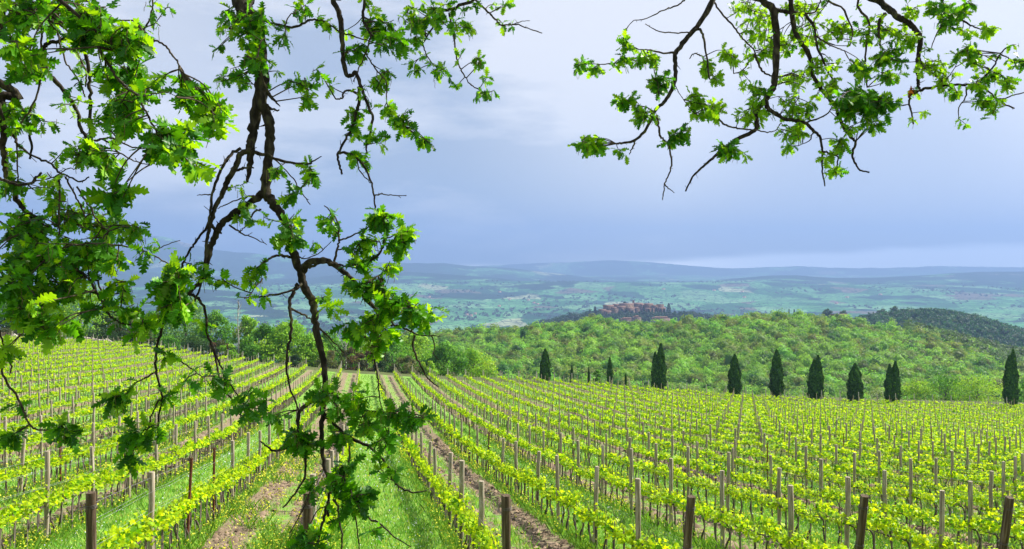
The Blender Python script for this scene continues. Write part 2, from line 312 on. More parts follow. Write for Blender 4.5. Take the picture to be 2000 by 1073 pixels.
# ---------------------------------------------------------------- valley and mountains
def valley_h(X, Y):
    xp = CX + FPX * X / Y
    amp = smooth(1600, 4000, Y)
    h = -222 - 14 * smooth(1500, 2600, Y) + 60 * amp * fbm(X / 900 + 3, Y / 1500, 5, 3) + 12 * smooth(3200, 9000, Y)
    # rising rolling country in the middle distance
    h = h + 62 * np.exp(-((Y - 5600) / 1500) ** 2) * (.35 + vnoise(X / 1500 + 7, Y / 1400, 9))
    h = h + 20 * smooth(7000, 10500, Y) * (.4 + vnoise(X / 2300 + 1, Y / 2500, 4))
    return h
def field_material(name, scale=1.0, wood=.5):
    m, n, l = new_mat(name)
    t = n.new('ShaderNodeTexCoord'); mp = n.new('ShaderNodeMapping'); mp.inputs['Scale'].default_value = (1 / 185 / scale, 1 / 300 / scale, 0); l.new(t.outputs['Object'], mp.inputs[0])
    wv = n.new('ShaderNodeTexNoise'); wv.inputs['Scale'].default_value = .7; wv.inputs['Detail'].default_value = 3; l.new(mp.outputs[0], wv.inputs['Vector'])
    av = n.new('ShaderNodeVectorMath'); av.operation = 'MULTIPLY_ADD'; l.new(wv.outputs['Color'], av.inputs[0]); av.inputs[1].default_value = (1.2, 1.2, 0); l.new(mp.outputs[0], av.inputs[2])
    v = n.new('ShaderNodeTexVoronoi'); v.inputs['Scale'].default_value = 1.0; l.new(av.outputs[0], v.inputs['Vector'])
    sp = n.new('ShaderNodeSeparateColor'); l.new(v.outputs['Color'], sp.inputs[0])
    fld = ramp(n, [(0.0, (.035, .13, .04)), (.16, (.10, .27, .10)), (.34, (.02, .07, .035)), (.48, (.15, .31, .14)), (.62, (.06, .20, .06)), (.74, (.15, .13, .10)), (.82, (.08, .24, .08)), (.95, (.30, .34, .20))], 'CONSTANT')
    l.new(sp.outputs[0], fld.inputs[0])
    e = n.new('ShaderNodeTexVoronoi'); e.feature = 'DISTANCE_TO_EDGE'; l.new(av.outputs[0], e.inputs['Vector'])
    ed = n.new('ShaderNodeMath'); ed.operation = 'LESS_THAN'; l.new(e.outputs['Distance'], ed.inputs[0]); ed.inputs[1].default_value = .045
    wz = n.new('ShaderNodeTexNoise'); wz.inputs['Scale'].default_value = 1.0 / 700; wz.inputs['Detail'].default_value = 7; wz.inputs['Roughness'].default_value = .62; l.new(t.outputs['Object'], wz.inputs['Vector'])
    wf = ramp(n, [(wood, 0.0), (wood + .025, 1.0)]); l.new(wz.outputs['Fac'], wf.inputs[0])
    mx = n.new('ShaderNodeMath'); mx.operation = 'MAXIMUM'; l.new(ed.outputs[0], mx.inputs[0]); l.new(wf.outputs[0], mx.inputs[1])
    fm = n.new('ShaderNodeMixRGB'); l.new(mx.outputs[0], fm.inputs[0]); l.new(fld.outputs[0], fm.inputs[1]); fm.inputs[2].default_value = (.016, .040, .020, 1)
    sh = n.new('ShaderNodeTexNoise'); sh.inputs['Scale'].default_value = .012; sh.inputs['Detail'].default_value = 6; l.new(t.outputs['Object'], sh.inputs['Vector'])
    mr = ramp(n, [(.3, .65), (.7, 1.25)]); l.new(sh.outputs['Fac'], mr.inputs[0])
    mu = n.new('ShaderNodeMixRGB'); mu.blend_type = 'MULTIPLY'; mu.inputs[0].default_value = 1; l.new(fm.outputs[0], mu.inputs[1]); l.new(mr.outputs[0], mu.inputs[2])
    pb = n.new('ShaderNodeBsdfPrincipled'); l.new(mu.outputs[0], pb.inputs['Base Color']); pb.inputs['Roughness'].default_value = 1; pb.inputs['Specular IOR Level'].default_value = 0
    o = n.new('ShaderNodeOutputMaterial'); l.new(pb.outputs[0], o.inputs[0]); return m
M_field = field_material('valley_fields', 1.0, .565); M_hill = field_material('wooded_hills', 1.4, .44)
def polar_mesh(name, xps, zs, hf, mat):
    A, Z = np.meshgrid((np.asarray(xps) - CX) / FPX, zs); X = A * Z; g = Geo(); nx, ny = len(xps), len(zs)
    i = np.arange(ny - 1)[:, None] * nx; j = np.arange(nx - 1)[None, :]
    F = np.stack([i + j, i + j + 1, i + nx + j + 1, i + nx + j], -1).reshape(-1, 4)
    g.add(np.stack([X, Z, hf(X, Z)], -1).reshape(-1, 3), F); return tag(g.build(name, mat, smooth_shade=True), kind='structure')
polar_mesh('valley', np.linspace(-700, 2700, 600), 1500 * (13500 / 1500) ** np.linspace(0, 1, 260), valley_h, M_field)
def ridge(name, Zc, depth, prof, mat, rough=8, seed=0, foot=-205):
    pr = np.array(prof, float); xps = np.linspace(pr[0, 0], pr[-1, 0], 420)
    # monotone smooth profile
    yt = np.interp(xps, pr[:, 0], pr[:, 1]); k = np.ones(13) / 13; yt = np.convolve(np.pad(yt, 6, 'edge'), k, 'valid')
    def hf(X, Z):
        xp = CX + FPX * X / Z; top = -(np.interp(xp, xps, yt) - HY) * Zc / FPX
        t = (Z - Zc) / depth
        s = np.where(t < 0, np.clip(1 + t, 0, 1) ** 1.25, np.clip(1 - t * 1.2, 0, 1))
        gul = fbm(X / (depth * .22), Z / (depth * .5), 5, seed) * rough * (1 - s * .55)
        return lerp(np.full_like(X, foot), top, s) + gul * 4 * np.clip(s * 3, 0, 1)
    return polar_mesh(name, xps, np.concatenate([np.linspace(Zc - depth, Zc, 46), np.linspace(Zc, Zc + depth, 16)[1:]]), hf, mat)
ridge('far_mountain', 8600, 1700, [(-700, 520), (-200, 500), (60, 500), (202, 497), (248, 474), (284, 463), (316, 459), (352, 470), (391, 480), (450, 490), (502, 496), (543, 503), (600, 508), (700, 511), (800, 514), (950, 520), (1100, 535), (1300, 560)], M_hill, 26, 1)
ridge('distant_hills', 12600, 1000, [(700, 540), (900, 522), (1040, 514), (1125, 512), (1180, 509), (1212, 508), (1275, 513), (1350, 519), (1412, 525), (1500, 522), (1560, 520), (1620, 523), (1709, 524), (1850, 520), (2000, 522), (2600, 520)], M_hill, 10, 2)
ridge('blue_hills', 6600, 1800, [(-700, 515), (0, 514), (120, 514), (196, 518), (293, 531), (350, 538), (420, 549), (480, 552), (540, 546), (600, 545), (650, 538), (700, 532), (767, 529), (833, 533), (911, 538), (950, 541), (1002, 547), (1060, 553), (1150, 552), (1250, 549), (1330, 554), (1400, 548), (1460, 541), (1521, 536), (1575, 539), (1625, 545), (1709, 542), (1768, 541), (1843, 535), (1947, 530), (2000, 531), (2200, 528), (2700, 525)], M_hill, 7, 5)
ridge('near_hill', 4600, 1300, [(-700, 552), (0, 555), (300, 562), (420, 566), (470, 572), (560, 578), (640, 590), (700, 612), (780, 640)], M_hill, 5, 8, -225)
# ---------------------------------------------------------------- vineyard
ROW = np.array([-SK, 1.0]) / math.hypot(SK, 1.0); ROWANG = math.atan2(ROW[1], ROW[0])
def row_x(u, Y): return 2.6 * u - SK * Y
def gz(x, y): return float(ground(x, y))
def in_view(x, y, m=70): 
    px = CX + FPX * x / max(y, .5); return -m < px < 2000 + m
def aisle_name(k):                                       # k = row number, 0 is the first row right of the grassy centre aisle
    def ordn(i): return '%d%s' % (i, 'th' if 10 <= i % 100 <= 20 else {1: 'st', 2: 'nd', 3: 'rd'}.get(i % 10, 'th'))
    return (ordn(k + 1) + ' row right of the grass aisle') if k >= 0 else (ordn(-k) + ' row left of the grass aisle')
def ordn(i): return '%d%s' % (i, 'th' if 10 <= i % 100 <= 20 else {1: 'st', 2: 'nd', 3: 'rd'}.get(i % 10, 'th'))
def post_geo(h, r, sides, seed, top_dish=True):
    g = Geo(); rs = np.random.default_rng(seed)
    k = np.linspace(-.3, h, 9); rr = r * (1 + rs.normal(0, .035, 9)); rr[-1] *= .93
    pts = np.stack([rs.normal(0, r * .10, 9), rs.normal(0, r * .10, 9), k], -1); pts[-2] = pts[-1] - [0, 0, r * .18]
    tube(g, pts, rr, sides, cap=False)
    V = g.V[0].reshape(9, sides, 3); top = V[-1]; c = top.mean(0) - [0, 0, r * .05]
    g.add(np.vstack([top, c]), np.array([[i, (i + 1) % sides, sides] for i in range(sides)])); return g
post_meshes = [post_geo(1.7 + random.uniform(-.06, .06), .042 + .004 * (i % 3), 10, i).mesh('post', M_post, True) for i in range(5)]
rust_mesh = None
def angle_iron():
    g = Geo(); h = 1.68; a = .022
    pr = np.array([[-a, -a], [a, -a], [a, -a + .006], [-a + .006, -a + .006], [-a + .006, a], [-a, a]])
    V = np.concatenate([np.c_[pr, np.full(6, -.3)], np.c_[pr, np.full(6, h)]]); F = [[i, (i + 1) % 6, 6 + (i + 1) % 6, 6 + i] for i in range(6)]
    g.add(V, F); g.add(V[6:], [[0, 1, 2, 3], [0, 3, 4, 5]])
    for z in (.6, .9, 1.2, 1.5):                          # folded hooks for the wires
        g.add(np.array([[a, -a, z], [a + .012, -a, z + .004], [a + .012, -a, z + .02], [a, -a, z + .014]]), [[0, 1, 2, 3]])
    return g.mesh('metal_post', M_rust)
rust_mesh = angle_iron()
end_meshes = [post_geo(1.86, .06, 16, 20 + i).mesh('end_post', M_endpost, True) for i in range(3)]
# vine leaf: palmate, slightly cupped
_vl = np.array([[0, 0], [.10, -.30], [.0, -.46], [.34, -.42], [.52, -.52], [.66, -.26], [1.0, 0], [.66, .26], [.52, .52], [.34, .42], [.0, .46], [.10, .30]])
VLEAF = np.c_[_vl, .10 * np.abs(_vl[:, 1]) * 2 - .18 * _vl[:, 0] ** 2]; VLEAF = np.vstack([VLEAF, [.38, 0, 0.02]])
VLF = np.array([[12, i, (i + 1) % 12] for i in range(12)])
def vine_cols(n, young=.5):
    t = rng.random(n)[:, None]; b = rng.uniform(.75, 1.25, (n, 1))
    c = np.where(t < young, np.array([[.46, .62, .02]]), np.where(t < .85, np.array([[.29, .50, .015]]), np.array([[.11, .30, .008]])))
    return c * b
SL = -.125                                                 # rows fall away along their length
def vine_leaves(g, x0, x1, n, size, tmpl, faces, r=.068, zc=.765, zr=.082, base=None, young=.56):
    x = rng.uniform(x0, x1, n); clump = np.sin(x * 23 + rng.uniform(0, 6)) * .04
    z = zc + clump + np.abs(rng.normal(0, zr, n)) * np.where(rng.random(n) < .72, 1, -.55); y = rng.normal(0, r, n) * (1.1 - .4 * (z - zc) / .4)
    lo = rng.random(n) < .022; z = np.where(lo, rng.uniform(.08, .5, n), z)
    pos = np.stack([x, y, z + SL * x], -1)
    if base is not None: pos = pos + base
    d = rand_dirs(n); d[:, 2] = d[:, 2] * .5 - .25; nrm = rand_dirs(n) * .8 + [0, 0, .8]
    instance(g, tmpl, faces, pos, frames(d, nrm), rng.uniform(.65, 1.25, n) * size, vine_cols(n, young))
def vine_wood(g, seed):
    rs = np.random.default_rng(seed); a = rs.uniform(-.05, .05, 2)
    tube(g, catmull([[0, 0, -.1], [a[0] * .6, a[1], .22], [-a[0], -a[1] * .5, .45], [.02, 0, .64], [.10, 0, .70]], 3), np.linspace(.026, .016, 13), 6)
    tube(g, catmull([[.06, 0, .68], [.2, .01, .70 + SL * .2], [.36, -.01, .69 + SL * .36], [.54, 0, .70 + SL * .54]], 3), np.linspace(.015, .009, 10), 5)
    for i in range(5):                                    # green shoots standing off the cordon
        x = .08 + .1 * i; tube(g, catmull([[x, 0, .70 + SL * x], [x + rs.uniform(-.05, .05), rs.uniform(-.05, .05), .82], [x + rs.uniform(-.08, .08), rs.uniform(-.09, .09), .98]], 2), [.005, .004, .003, .003, .002], 4)
vine_protos = []
for i in range(9):
    gw = Geo(); vine_wood(gw, 50 + i); gl = Geo(); vine_leaves(gl, -.27, .30, 132, .072, VLEAF, VLF)
    vine_protos.append((gw.mesh('vine_trunk', M_vtrunk, True), gl.mesh('vine_leaves', M_vine)))
gs = Geo(); tube(gs, [[0, 0, -.1], [0, 0, .4], [.004, 0, .86]], [.0125, .012, .011], 6); stake_mesh = gs.mesh('stake', M_stake, True)
def zs_end(u): return 10.51 + .42 * u
posts, vines = [], []
for k in range(-26, 40):
    u = k + .723; ze = float(zend(u)); y = 13.0 + .2 * u; j = 0
    y0 = max(zs_end(u), 8.8)
    while y < ze - .6:
        x = row_x(u, y)
        if y > y0 + .9 and in_view(x, y): posts.append((y, k, j, u))
        for q in range(5):
            yv = y + .27 + q * .536; xv = row_x(u, yv)
            if yv > y0 and in_view(xv, yv): vines.append((yv, k, j * 5 + q, u))
        y += 2.68; j += 1
    for q in range(5):                                    # first bay, up to the end post
        yv = 13.0 + .2 * u - 2.68 + .27 + q * .536; xv = row_x(u, yv)
        if yv > y0 + .3 and in_view(xv, yv): vines.append((yv, k, -5 + q, u))
def below(y, u, h): # is the thing's top below the frame?
    x = row_x(u, y); return HY - FPX * (gz(x, y) + h) / y > 1085
posts = [p for p in posts if not below(p[0], p[3], 1.7)]; vines = [v for v in vines if not below(v[0], v[3], 1.05)]
posts.sort(); vines.sort()
print('POSTS', len(posts), 'VINES', len(vines))
rust_set = {(-2, 1), (-2, 2), (1, 6), (1, 8), (-6, 6), (-4, 4), (8, 9), (12, 12), (16, 9), (20, 8), (5, 6), (-9, 9), (13, 8), (-3, 11)}
NP, NV = 288, 296
gfar = Geo()
for i, (y, k, j, u) in enumerate(posts):
    x = row_x(u, y) + random.gauss(0, .02); z = gz(x, y); rust = (k, j) in rust_set
    if i < NP:
        o = bpy.data.objects.new('metal_post' if rust else 'vineyard_post', rust_mesh if rust else random.choice(post_meshes)); COL.objects.link(o)
        o.location = (x, y, z); o.rotation_euler = (random.gauss(0, .018), random.gauss(0, .018), random.uniform(0, 6.28) if not rust else ROWANG)
        o.scale = (1, 1, 1) if rust else (1, 1, random.uniform(.96, 1.05))
        what = 'thin rusty metal post' if rust else 'wooden post'
        tag(o, '%s %s from near end, %s' % (what, ordn(j + 2), aisle_name(k)), 'post', 'line posts of the vine rows')
    else:
        h = 1.7 + random.gauss(0, .05); a, b = random.gauss(0, .03), random.gauss(0, .03); s = 4 if y > 60 else 6
        c = (1, 1, 1)
        tube(gfar, [[x, y, z - .2], [x + a * .5, y, z + .8], [x + a, y + b, z + h]], [.04, .04, .038], s, cap=y < 60)
tag(gfar.build('vineyard_posts', M_post), kind='stuff', label='grey wooden posts of the farther vine rows', cat='posts')
# the farthest posts of every row, and the leaning end posts of the near edge
for k in range(-26, 40):
    u = k + .723; ye = float(zend(u)); x = row_x(u, ye)
    if not in_view(x, ye, 20): continue
    o = empty('row_end_post', (x, ye, gz(x, ye)), 'pale post closing far end of the %s' % aisle_name(k), 'end post', 'posts closing the far ends of the rows')
    g = Geo(); tube(g, [[0, 0, -.2], [0, .04, .9], [0, .07, 1.85]], [.062, .06, .058], 8); g.build('upright', M_dead, o)
    g = Geo(); tube(g, [[0, -.95, .02 + gz(row_x(u, ye - .95), ye - .95) - gz(x, ye)], [0, -.45, .75], [0, 0, 1.35]], [.035, .034, .033], 6); g.build('brace', M_post, o)
ends = [(-2, 178, 965), (-1, 600, 965), (0, 990, 970), (1, 1350, 970), (2, 1688, 968), (3, 1975, 970)]
elab = ['stout leaning end post at the left, round knotted top', 'stout end post partly hidden by the hanging oak twigs', 'stout end post beside the brown track, ring of wire round its top', 'stout leaning end post between the brown track and the right side', 'thick weathered end post leaning outwards, second from the right edge', 'thick weathered end post leaning hard at the right edge']
lean = [.02, .03, .08, .12, .16, .20]
for (k, px, py), lb, ln in zip(ends, elab, lean):
    u = k + .723; yt = zs_end(u) if k < 3 else 12.2; top = P(px, py, yt); d = np.array([ROW[0], ROW[1]]) * ln * 1.86
    bx, by = top[0] + d[0], top[1] + d[1]
    if k == 1: bx -= .03
    bz = top[2] - 1.84; v = Vector((top[0] - bx, top[1] - by, 1.84))
    o = empty('end_post', (bx, by, bz), lb, 'end post', 'leaning end posts of the near edge')
    q = v.to_track_quat('Z', 'Y'); me = end_meshes[(k + 2) % 3]
    p = bpy.data.objects.new('timber', me); COL.objects.link(p); p.parent = o; p.rotation_euler = q.to_euler()
    for zz, nn in ((1.68, 3), (1.12, 2)):
        g = Geo()
        for r_ in range(nn):
            a = np.linspace(0, 2 * math.pi, 15); tube(g, np.stack([.064 * np.cos(a), .064 * np.sin(a), zz + .012 * r_ + .006 * np.sin(a + r_)], -1), .003, 5, cap=False)
        wr = g.build('wire_loop', M_wired, o); wr.rotation_euler = q.to_euler()
    cx_, cy_ = bx + ROW[0] * .0, by
# individual vines with their stakes
for i, (y, k, q, u) in enumerate(vines[:NV]):
    x = row_x(u, y) + random.gauss(0, .015); z = gz(x, y); wm, lm = random.choice(vine_protos); n = q + 6
    o = bpy.data.objects.new('grapevine', None); COL.objects.link(o); o.empty_display_size = .2
    o.location = (x, y, z); o.rotation_euler = (0, 0, ROWANG)
    tag(o, 'young leafed grapevine, %s plant from near end, %s' % (ordn(n), aisle_name(k)), 'grapevine', 'grapevines trained along the near rows')
    a = bpy.data.objects.new('trunk', wm); COL.objects.link(a); a.parent = o; a.scale = (1, random.choice((-1, 1)), 1)
    b = bpy.data.objects.new('foliage', lm); COL.objects.link(b); b.parent = o; b.scale = (1, random.choice((-1, 1)), random.choice((.86, .95, 1, 1, 1.06, 1.16)))
    s = bpy.data.objects.new('vine_stake', stake_mesh); COL.objects.link(s); xs_ = x - ROW[0] * .05; ys_ = y - ROW[1] * .05
    s.location = (xs_, ys_, gz(xs_, ys_)); s.rotation_euler = (random.gauss(0, .03), random.gauss(0, .03), 0)
    tag(s, 'thin grey stake of %s vine, %s' % (ordn(n), aisle_name(k)), 'stake', 'thin stakes beside the near vines')
gl, gw, gst = Geo(), Geo(), Geo()
tri_leaf = np.array([[-.5, -.4, 0], [.1, -.55, .08], [.6, 0, -.08], [.1, .55, .08], [-.5, .4, 0]]); tri_f = np.array([[0, 1, 2], [0, 2, 3], [0, 3, 4]])
c_, s_ = math.cos(ROWANG), math.sin(ROWANG); RZ = np.array([[c_, -s_, 0], [s_, c_, 0], [0, 0, 1]])
for i, (y, k, q, u) in enumerate(vines[NV:]):
    if random.random() < .03: continue
    x = row_x(u, y); z = gz(x, y)
    n, sz = (92, .080) if y < 24 else (66, .090) if y < 36 else (38, .114) if y < 60 else (24, .138)
    g = Geo(); vine_leaves(g, -.30, .30, n, sz, VLEAF if y < 22 else tri_leaf, VLF if y < 22 else tri_f, r=.065, zr=.078, young=.52)
    g.V[0][:, 2] *= random.choice((.90, .97, 1, 1, 1.05, 1.14)); V = g.V[0] @ RZ.T + [x, y, z]; gl.add(V, list(g.F.values())[0][0], g.C[0])
    a, b = random.gauss(0, .04), random.gauss(0, .04); sd = 5 if y < 40 else 3
    tube(gw, [[x, y, z - .05], [x + a, y + b, z + .4], [x + .02, y, z + .70]], [.024, .02, .018], sd, cap=False)
    p0 = np.array([x, y, z + .69]); p1 = np.array([row_x(u, y + .536), y + .536, gz(row_x(u, y + .536), y + .536) + .69]); tube(gw, [p0, (p0 + p1) / 2 - [0, 0, .01], p1], .011, sd, cap=False)
    if y < 70: tube(gst, [[x + .05, y - .05, z - .05], [x + .05 + a * .3, y - .05, z + .84]], .0125, 4 if y < 30 else 3, cap=False)
vf = tag(gl.build('grapevines', M_vine), kind='stuff', label='leafy grapevines of the farther rows', cat='grapevines'); 
tag(gw.build('vine_trunks', M_vtrunk), kind='stuff', label='dark vine trunks and cordons of the farther rows', cat='vine trunks')
tag(gst.build('vine_stakes', M_stake), kind='stuff', label='thin stakes beside the farther vines', cat='stakes')
# trellis wires, one object per row
for k in range(-9, 12):
    u = k + .723; ys = np.arange(max(zs_end(u), 9.5), 62 if k < 3 else 48, 1.34); g = Geo(); any_ = False
    xs = row_x(u, ys); sel_ = [in_view(a, b, 120) for a, b in zip(xs, ys)]
    ys = ys[np.array(sel_)]; xs = row_x(u, ys)
    if len(ys) < 4: continue
    zz = np.array([gz(a, b) for a, b in zip(xs, ys)])
    for h, off in ((.74, 0), (1.08, .045), (1.08, -.045), (1.38, .045), (1.38, -.045), (1.6, 0)):
        sag = -.02 * np.abs(np.sin((ys - 13.0 - .2 * u) / 2.68 * math.pi))
        tube(g, np.stack([xs + off, ys, zz + h + sag + (0 if h < 1 else .01 * np.sin(ys * 1.7 + h * 9))], -1), .0019, 3, cap=False)
    tag(g.build('trellis_wire', M_wire), 'thin steel wires strung along the %s' % aisle_name(k), 'wire', 'trellis wires of the rows')
# ---------------------------------------------------------------- grass and flowers
def scatter(n, ymin, ymax, power=1.6):
    y = (rng.random(n) * (ymax ** (2 - power) - ymin ** (2 - power)) + ymin ** (2 - power)) ** (1 / (2 - power))
    x = rng.uniform(-.68, .68, n) * y; return x, y
def blades(n, ymin, ymax, hgt, wid, colf, keep, power=1.6):
    x, y = scatter(n, ymin, ymax, power); u = ufun(x, y); ph = np.mod((u + .277) * .5, 1)
    m = keep(x, y, ph) & (y < zend(u)) & (y > 9); x, y, ph = x[m], y[m], ph[m]; n = len(x)
    z = ground(x, y); h = hgt * rng.uniform(.5, 1.4, n); az = rng.uniform(0, 6.28, n); ln = rng.uniform(.1, .9, n) * h
    sc = np.clip(y / 20, .8, 3); w = wid * sc; dx, dy = np.cos(az), np.sin(az)
    V = np.zeros((n, 4, 3)); V[:, 0] = np.stack([x - dy * w, y + dx * w, z - .02], -1); V[:, 1] = np.stack([x + dy * w, y - dx * w, z - .02], -1)
    V[:, 2] = np.stack([x + dx * ln * .5 + dy * w * .6, y + dy * ln * .5 - dx * w * .6, z + h * .65], -1); V[:, 3] = np.stack([x + dx * ln, y + dy * ln, z + h], -1)
    F = np.array([[0, 1, 2], [0, 2, 3]])[None] + (np.arange(n) * 4)[:, None, None]
    return V.reshape(-1, 3), F.reshape(-1, 3), np.repeat(colf(n, x, y), 4, axis=0)
def patch(x, y): return fbm(x * .9, y * .9, 4, 31) * 2
def kgrass(x, y, ph):
    t = np.abs(ph - .75); tilled = t < .215; mid = t < .04
    p = patch(x, y) + rng.normal(0, .25, len(x)); return (~tilled) | (mid & (p > -.05)) | (p > .48)
def cgrass(n, x, y):
    t = rng.random((n, 1)); b = rng.uniform(.7, 1.3, (n, 1)); c = np.where(t < .5, [[.15, .36, .045]], np.where(t < .82, [[.26, .46, .06]], [[.44, .50, .14]])); return c * b
g = Geo(); g.add(*blades(190000, 12, 60, .13, .010, cgrass, kgrass, 1.35)); g.add(*blades(60000, 55, 125, .12, .02, cgrass, kgrass, 1.2))
tag(g.build('grass', M_grass), kind='stuff', label='green grass in the aisles between the vine rows', cat='grass')
# yellow-flowered weeds under the rows and in the bare aisle left of the centre
def flowers(n, ymin, ymax, hgt, col, keep, sz=.018):
    x, y = scatter(n, ymin, ymax, 1.3); u = ufun(x, y); ph = np.mod((u + .277) * .5, 1); m = keep(x, y, u, ph) & (y < zend(u)); x, y = x[m], y[m]; n = len(x)
    z = ground(x, y) + hgt * rng.uniform(.3, 1.2, n); s = sz * np.clip(y / 16, 1, 2.6) * rng.uniform(.7, 1.3, n)
    gg = Geo(); instance(gg, QUAD, QF, np.stack([x, y, z], -1), frames(rand_dirs(n), rand_dirs(n) * .7 + [0, 0, 1]), s * 1.6, np.tile(np.array(col), (n, 1)) * rng.uniform(.8, 1.15, (n, 1))); return gg
def under(u): return np.abs(np.mod(u - .723 + .5, 1) - .5)
def kyel(x, y, u, ph):
    p = patch(x, y) + rng.normal(0, .3, len(x)); aisle = np.floor(u + .277)
    return ((under(u) < .13) & (p > .0) & (rng.random(len(x)) < .8)) | ((aisle == -1) & (y < 34) & (p > .08) & (rng.random(len(x)) < .6)) | ((p > .75) & (rng.random(len(x)) < .5))
gy = flowers(150000, 12, 45, .30, (.62, .62, .05), kyel, .016)
tag(gy.build('yellow_wildflowers', M_flower), kind='stuff', label='small yellow wildflowers growing under the vine rows', cat='wildflowers')
gw_ = flowers(60000, 12, 45, .14, (.62, .62, .75), lambda x, y, u, ph: (np.abs(ph - .25) < .2) & (patch(x, y) + rng.normal(0, .3, len(x)) > .15) & (rng.random(len(x)) < .5), .012)
tag(gw_.build('pale_wildflowers', M_flower), kind='stuff', label='tiny pale lilac flowers dotted through the grass aisle', cat='wildflowers')
def cweed(n, x, y): return np.array([[.17, .34, .04]]) * rng.uniform(.6, 1.3, (n, 1))
g = Geo(); g.add(*blades(120000, 12, 48, .27, .007, cweed, lambda x, y, ph: (under(ufun(x, y)) < .11) | ((np.floor(ufun(x, y) + .277) == -1) & (patch(x, y) > .25) & (y < 34)), 1.3))
tag(g.build('tall_weeds', M_grass), kind='stuff', label='tall weeds around the feet of the vines', cat='weeds')
# clods and dry stalks on the tilled aisles
xx, yy = scatter(52000, 12, 45, 1.3); uu = ufun(xx, yy); ph = np.mod((uu + .277) * .5, 1); m_ = (np.abs(ph - .75) < .22) & (np.abs(ph - .75) > .03); xx, yy = xx[m_], yy[m_]
g = Geo(); clod = np.array([[-.5, -.4, 0], [.5, -.4, 0], [.5, .4, 0], [-.4, .5, 0], [0, 0, .55]]); cf_ = np.array([[0, 1, 4], [1, 2, 4], [2, 3, 4], [3, 0, 4]])
nn = len(xx); instance(g, clod, cf_, np.stack([xx, yy, ground(xx, yy)], -1), frames(np.c_[rng.normal(size=(nn, 2)), np.zeros(nn)], np.tile([0, 0, 1.], (nn, 1)) + rng.normal(0, .3, (nn, 3))), rng.gamma(2, .022, nn) * np.clip(yy / 18, 1, 2), np.array([[.20, .145, .10]]) * rng.uniform(.45, 1.5, (nn, 1)))
M_soil = leaf_mat('dry_clods', trans=0, gloss=.1, rough=.95)
tag(g.build('soil_clods', M_soil), kind='stuff', label='dry clods of brown soil along the tilled aisles', cat='soil')
# ---------------------------------------------------------------- trees
def crown_cloud(g, centre, rad, n, size, col, squash=1.0, top=-.35, flat=.6, inner=0.55):
    """leaf clumps spread through an uneven ellipsoid"""
    d = rand_dirs(n * 2); d = d[d[:, 2] > top][:n]; m = len(d)
    rr = inner + (1 - inner) * rng.random(m) ** .5; lump = 1 + .22 * np.sin(d[:, 0] * 5 + centre[0]) * np.cos(d[:, 1] * 6 + centre[1]) + .14 * np.sin(d[:, 2] * 9 + centre[2])
    pos = d * (rr * lump)[:, None] * np.asarray(rad) + centre
    nrm = d * .8 + rand_dirs(m) * flat + [0, 0, .25]
    c = np.asarray(col) * rng.uniform(.7, 1.3, (m, 1)) * np.array([1, 1, 1]); c[:, 0] *= rng.uniform(.85, 1.2, m)
    instance(g, QUAD, QF, pos, frames(rand_dirs(m), nrm), size * rng.uniform(.6, 1.3, m), c)
def tree(name, label, cat, loc, h, w, cols, n=2600, leaf=.26, group=None, trunk_m=M_trunk, low=.12, lobes=9, lean=0, sparse=1.0):
    root = empty(name, loc, label, cat, group); g = Geo(); gt = Geo(); rs = random
    tube(gt, catmull([[0, 0, -.4], [.05 * w * rs.uniform(-1, 1), 0, h * .25], [lean * .5, 0, h * .5], [lean, 0, h * .82]], 3), np.linspace(.035 * h * .6 + .03, .02, 10), 7)
    for i in range(lobes):
        f = (i + .5) / lobes; zc = h * (low + (1 - low) * (.22 + .62 * f)); a = i * 2.4 + rs.uniform(-.4, .4)
        spread = w * .5 * (1 - .75 * max(0, f - .35) / .65) * rs.uniform(.30, 1.0)
        c = np.array([math.cos(a) * spread + lean * f, math.sin(a) * spread, zc]); r = w * rs.uniform(.13, .23) * (1.15 - .35 * f)
        tube(gt, catmull([[lean * f * .6, 0, zc * .45], [c[0] * .5, c[1] * .5, zc * .75], c], 3), [.04 * h * .16 + .02, .03, .03, .025, .02, .015, .012], 5)
        crown_cloud(g, c, (r, r, r * .85), int(n / lobes), leaf, random.choice(cols), top=-.8, inner=.35)
    # low skirt so the crown reaches down towards the ground
    for i in range(3):
        a = rs.uniform(0, 6.28); c = np.array([math.cos(a) * w * .22, math.sin(a) * w * .22, h * (low + .14)]); crown_cloud(g, c, (w * .26, w * .26, h * .12), int(n * .1), leaf, random.choice(cols), top=-.9, inner=.3)
    gt.build('trunk', trunk_m, root, smooth_shade=True); g.build('crown', M_tree, root); return root
GREEN = [(.11, .30, .025), (.15, .36, .03), (.09, .25, .025)]; LIGHT = [(.25, .48, .03), (.20, .42, .03), (.30, .50, .04)]; OLIVE = [(.13, .16, .05), (.10, .13, .045), (.16, .17, .07)]; DARK = [(.045, .10, .025), (.055, .12, .03), (.035, .08, .025)]; GREY = [(.16, .32, .09), (.20, .36, .11), (.12, .26, .06)]; BROWN = [(.14, .095, .05), (.10, .07, .04), (.08, .10, .03)]
def put(px, basey, Z):                                   # ground point under a column of the photograph
    x = (px - CX) / FPX * Z; return (x, Z, gz(x, Z) - .1)
def hgt(loc, ty): return -(ty - HY) / FPX * loc[1] - loc[2]
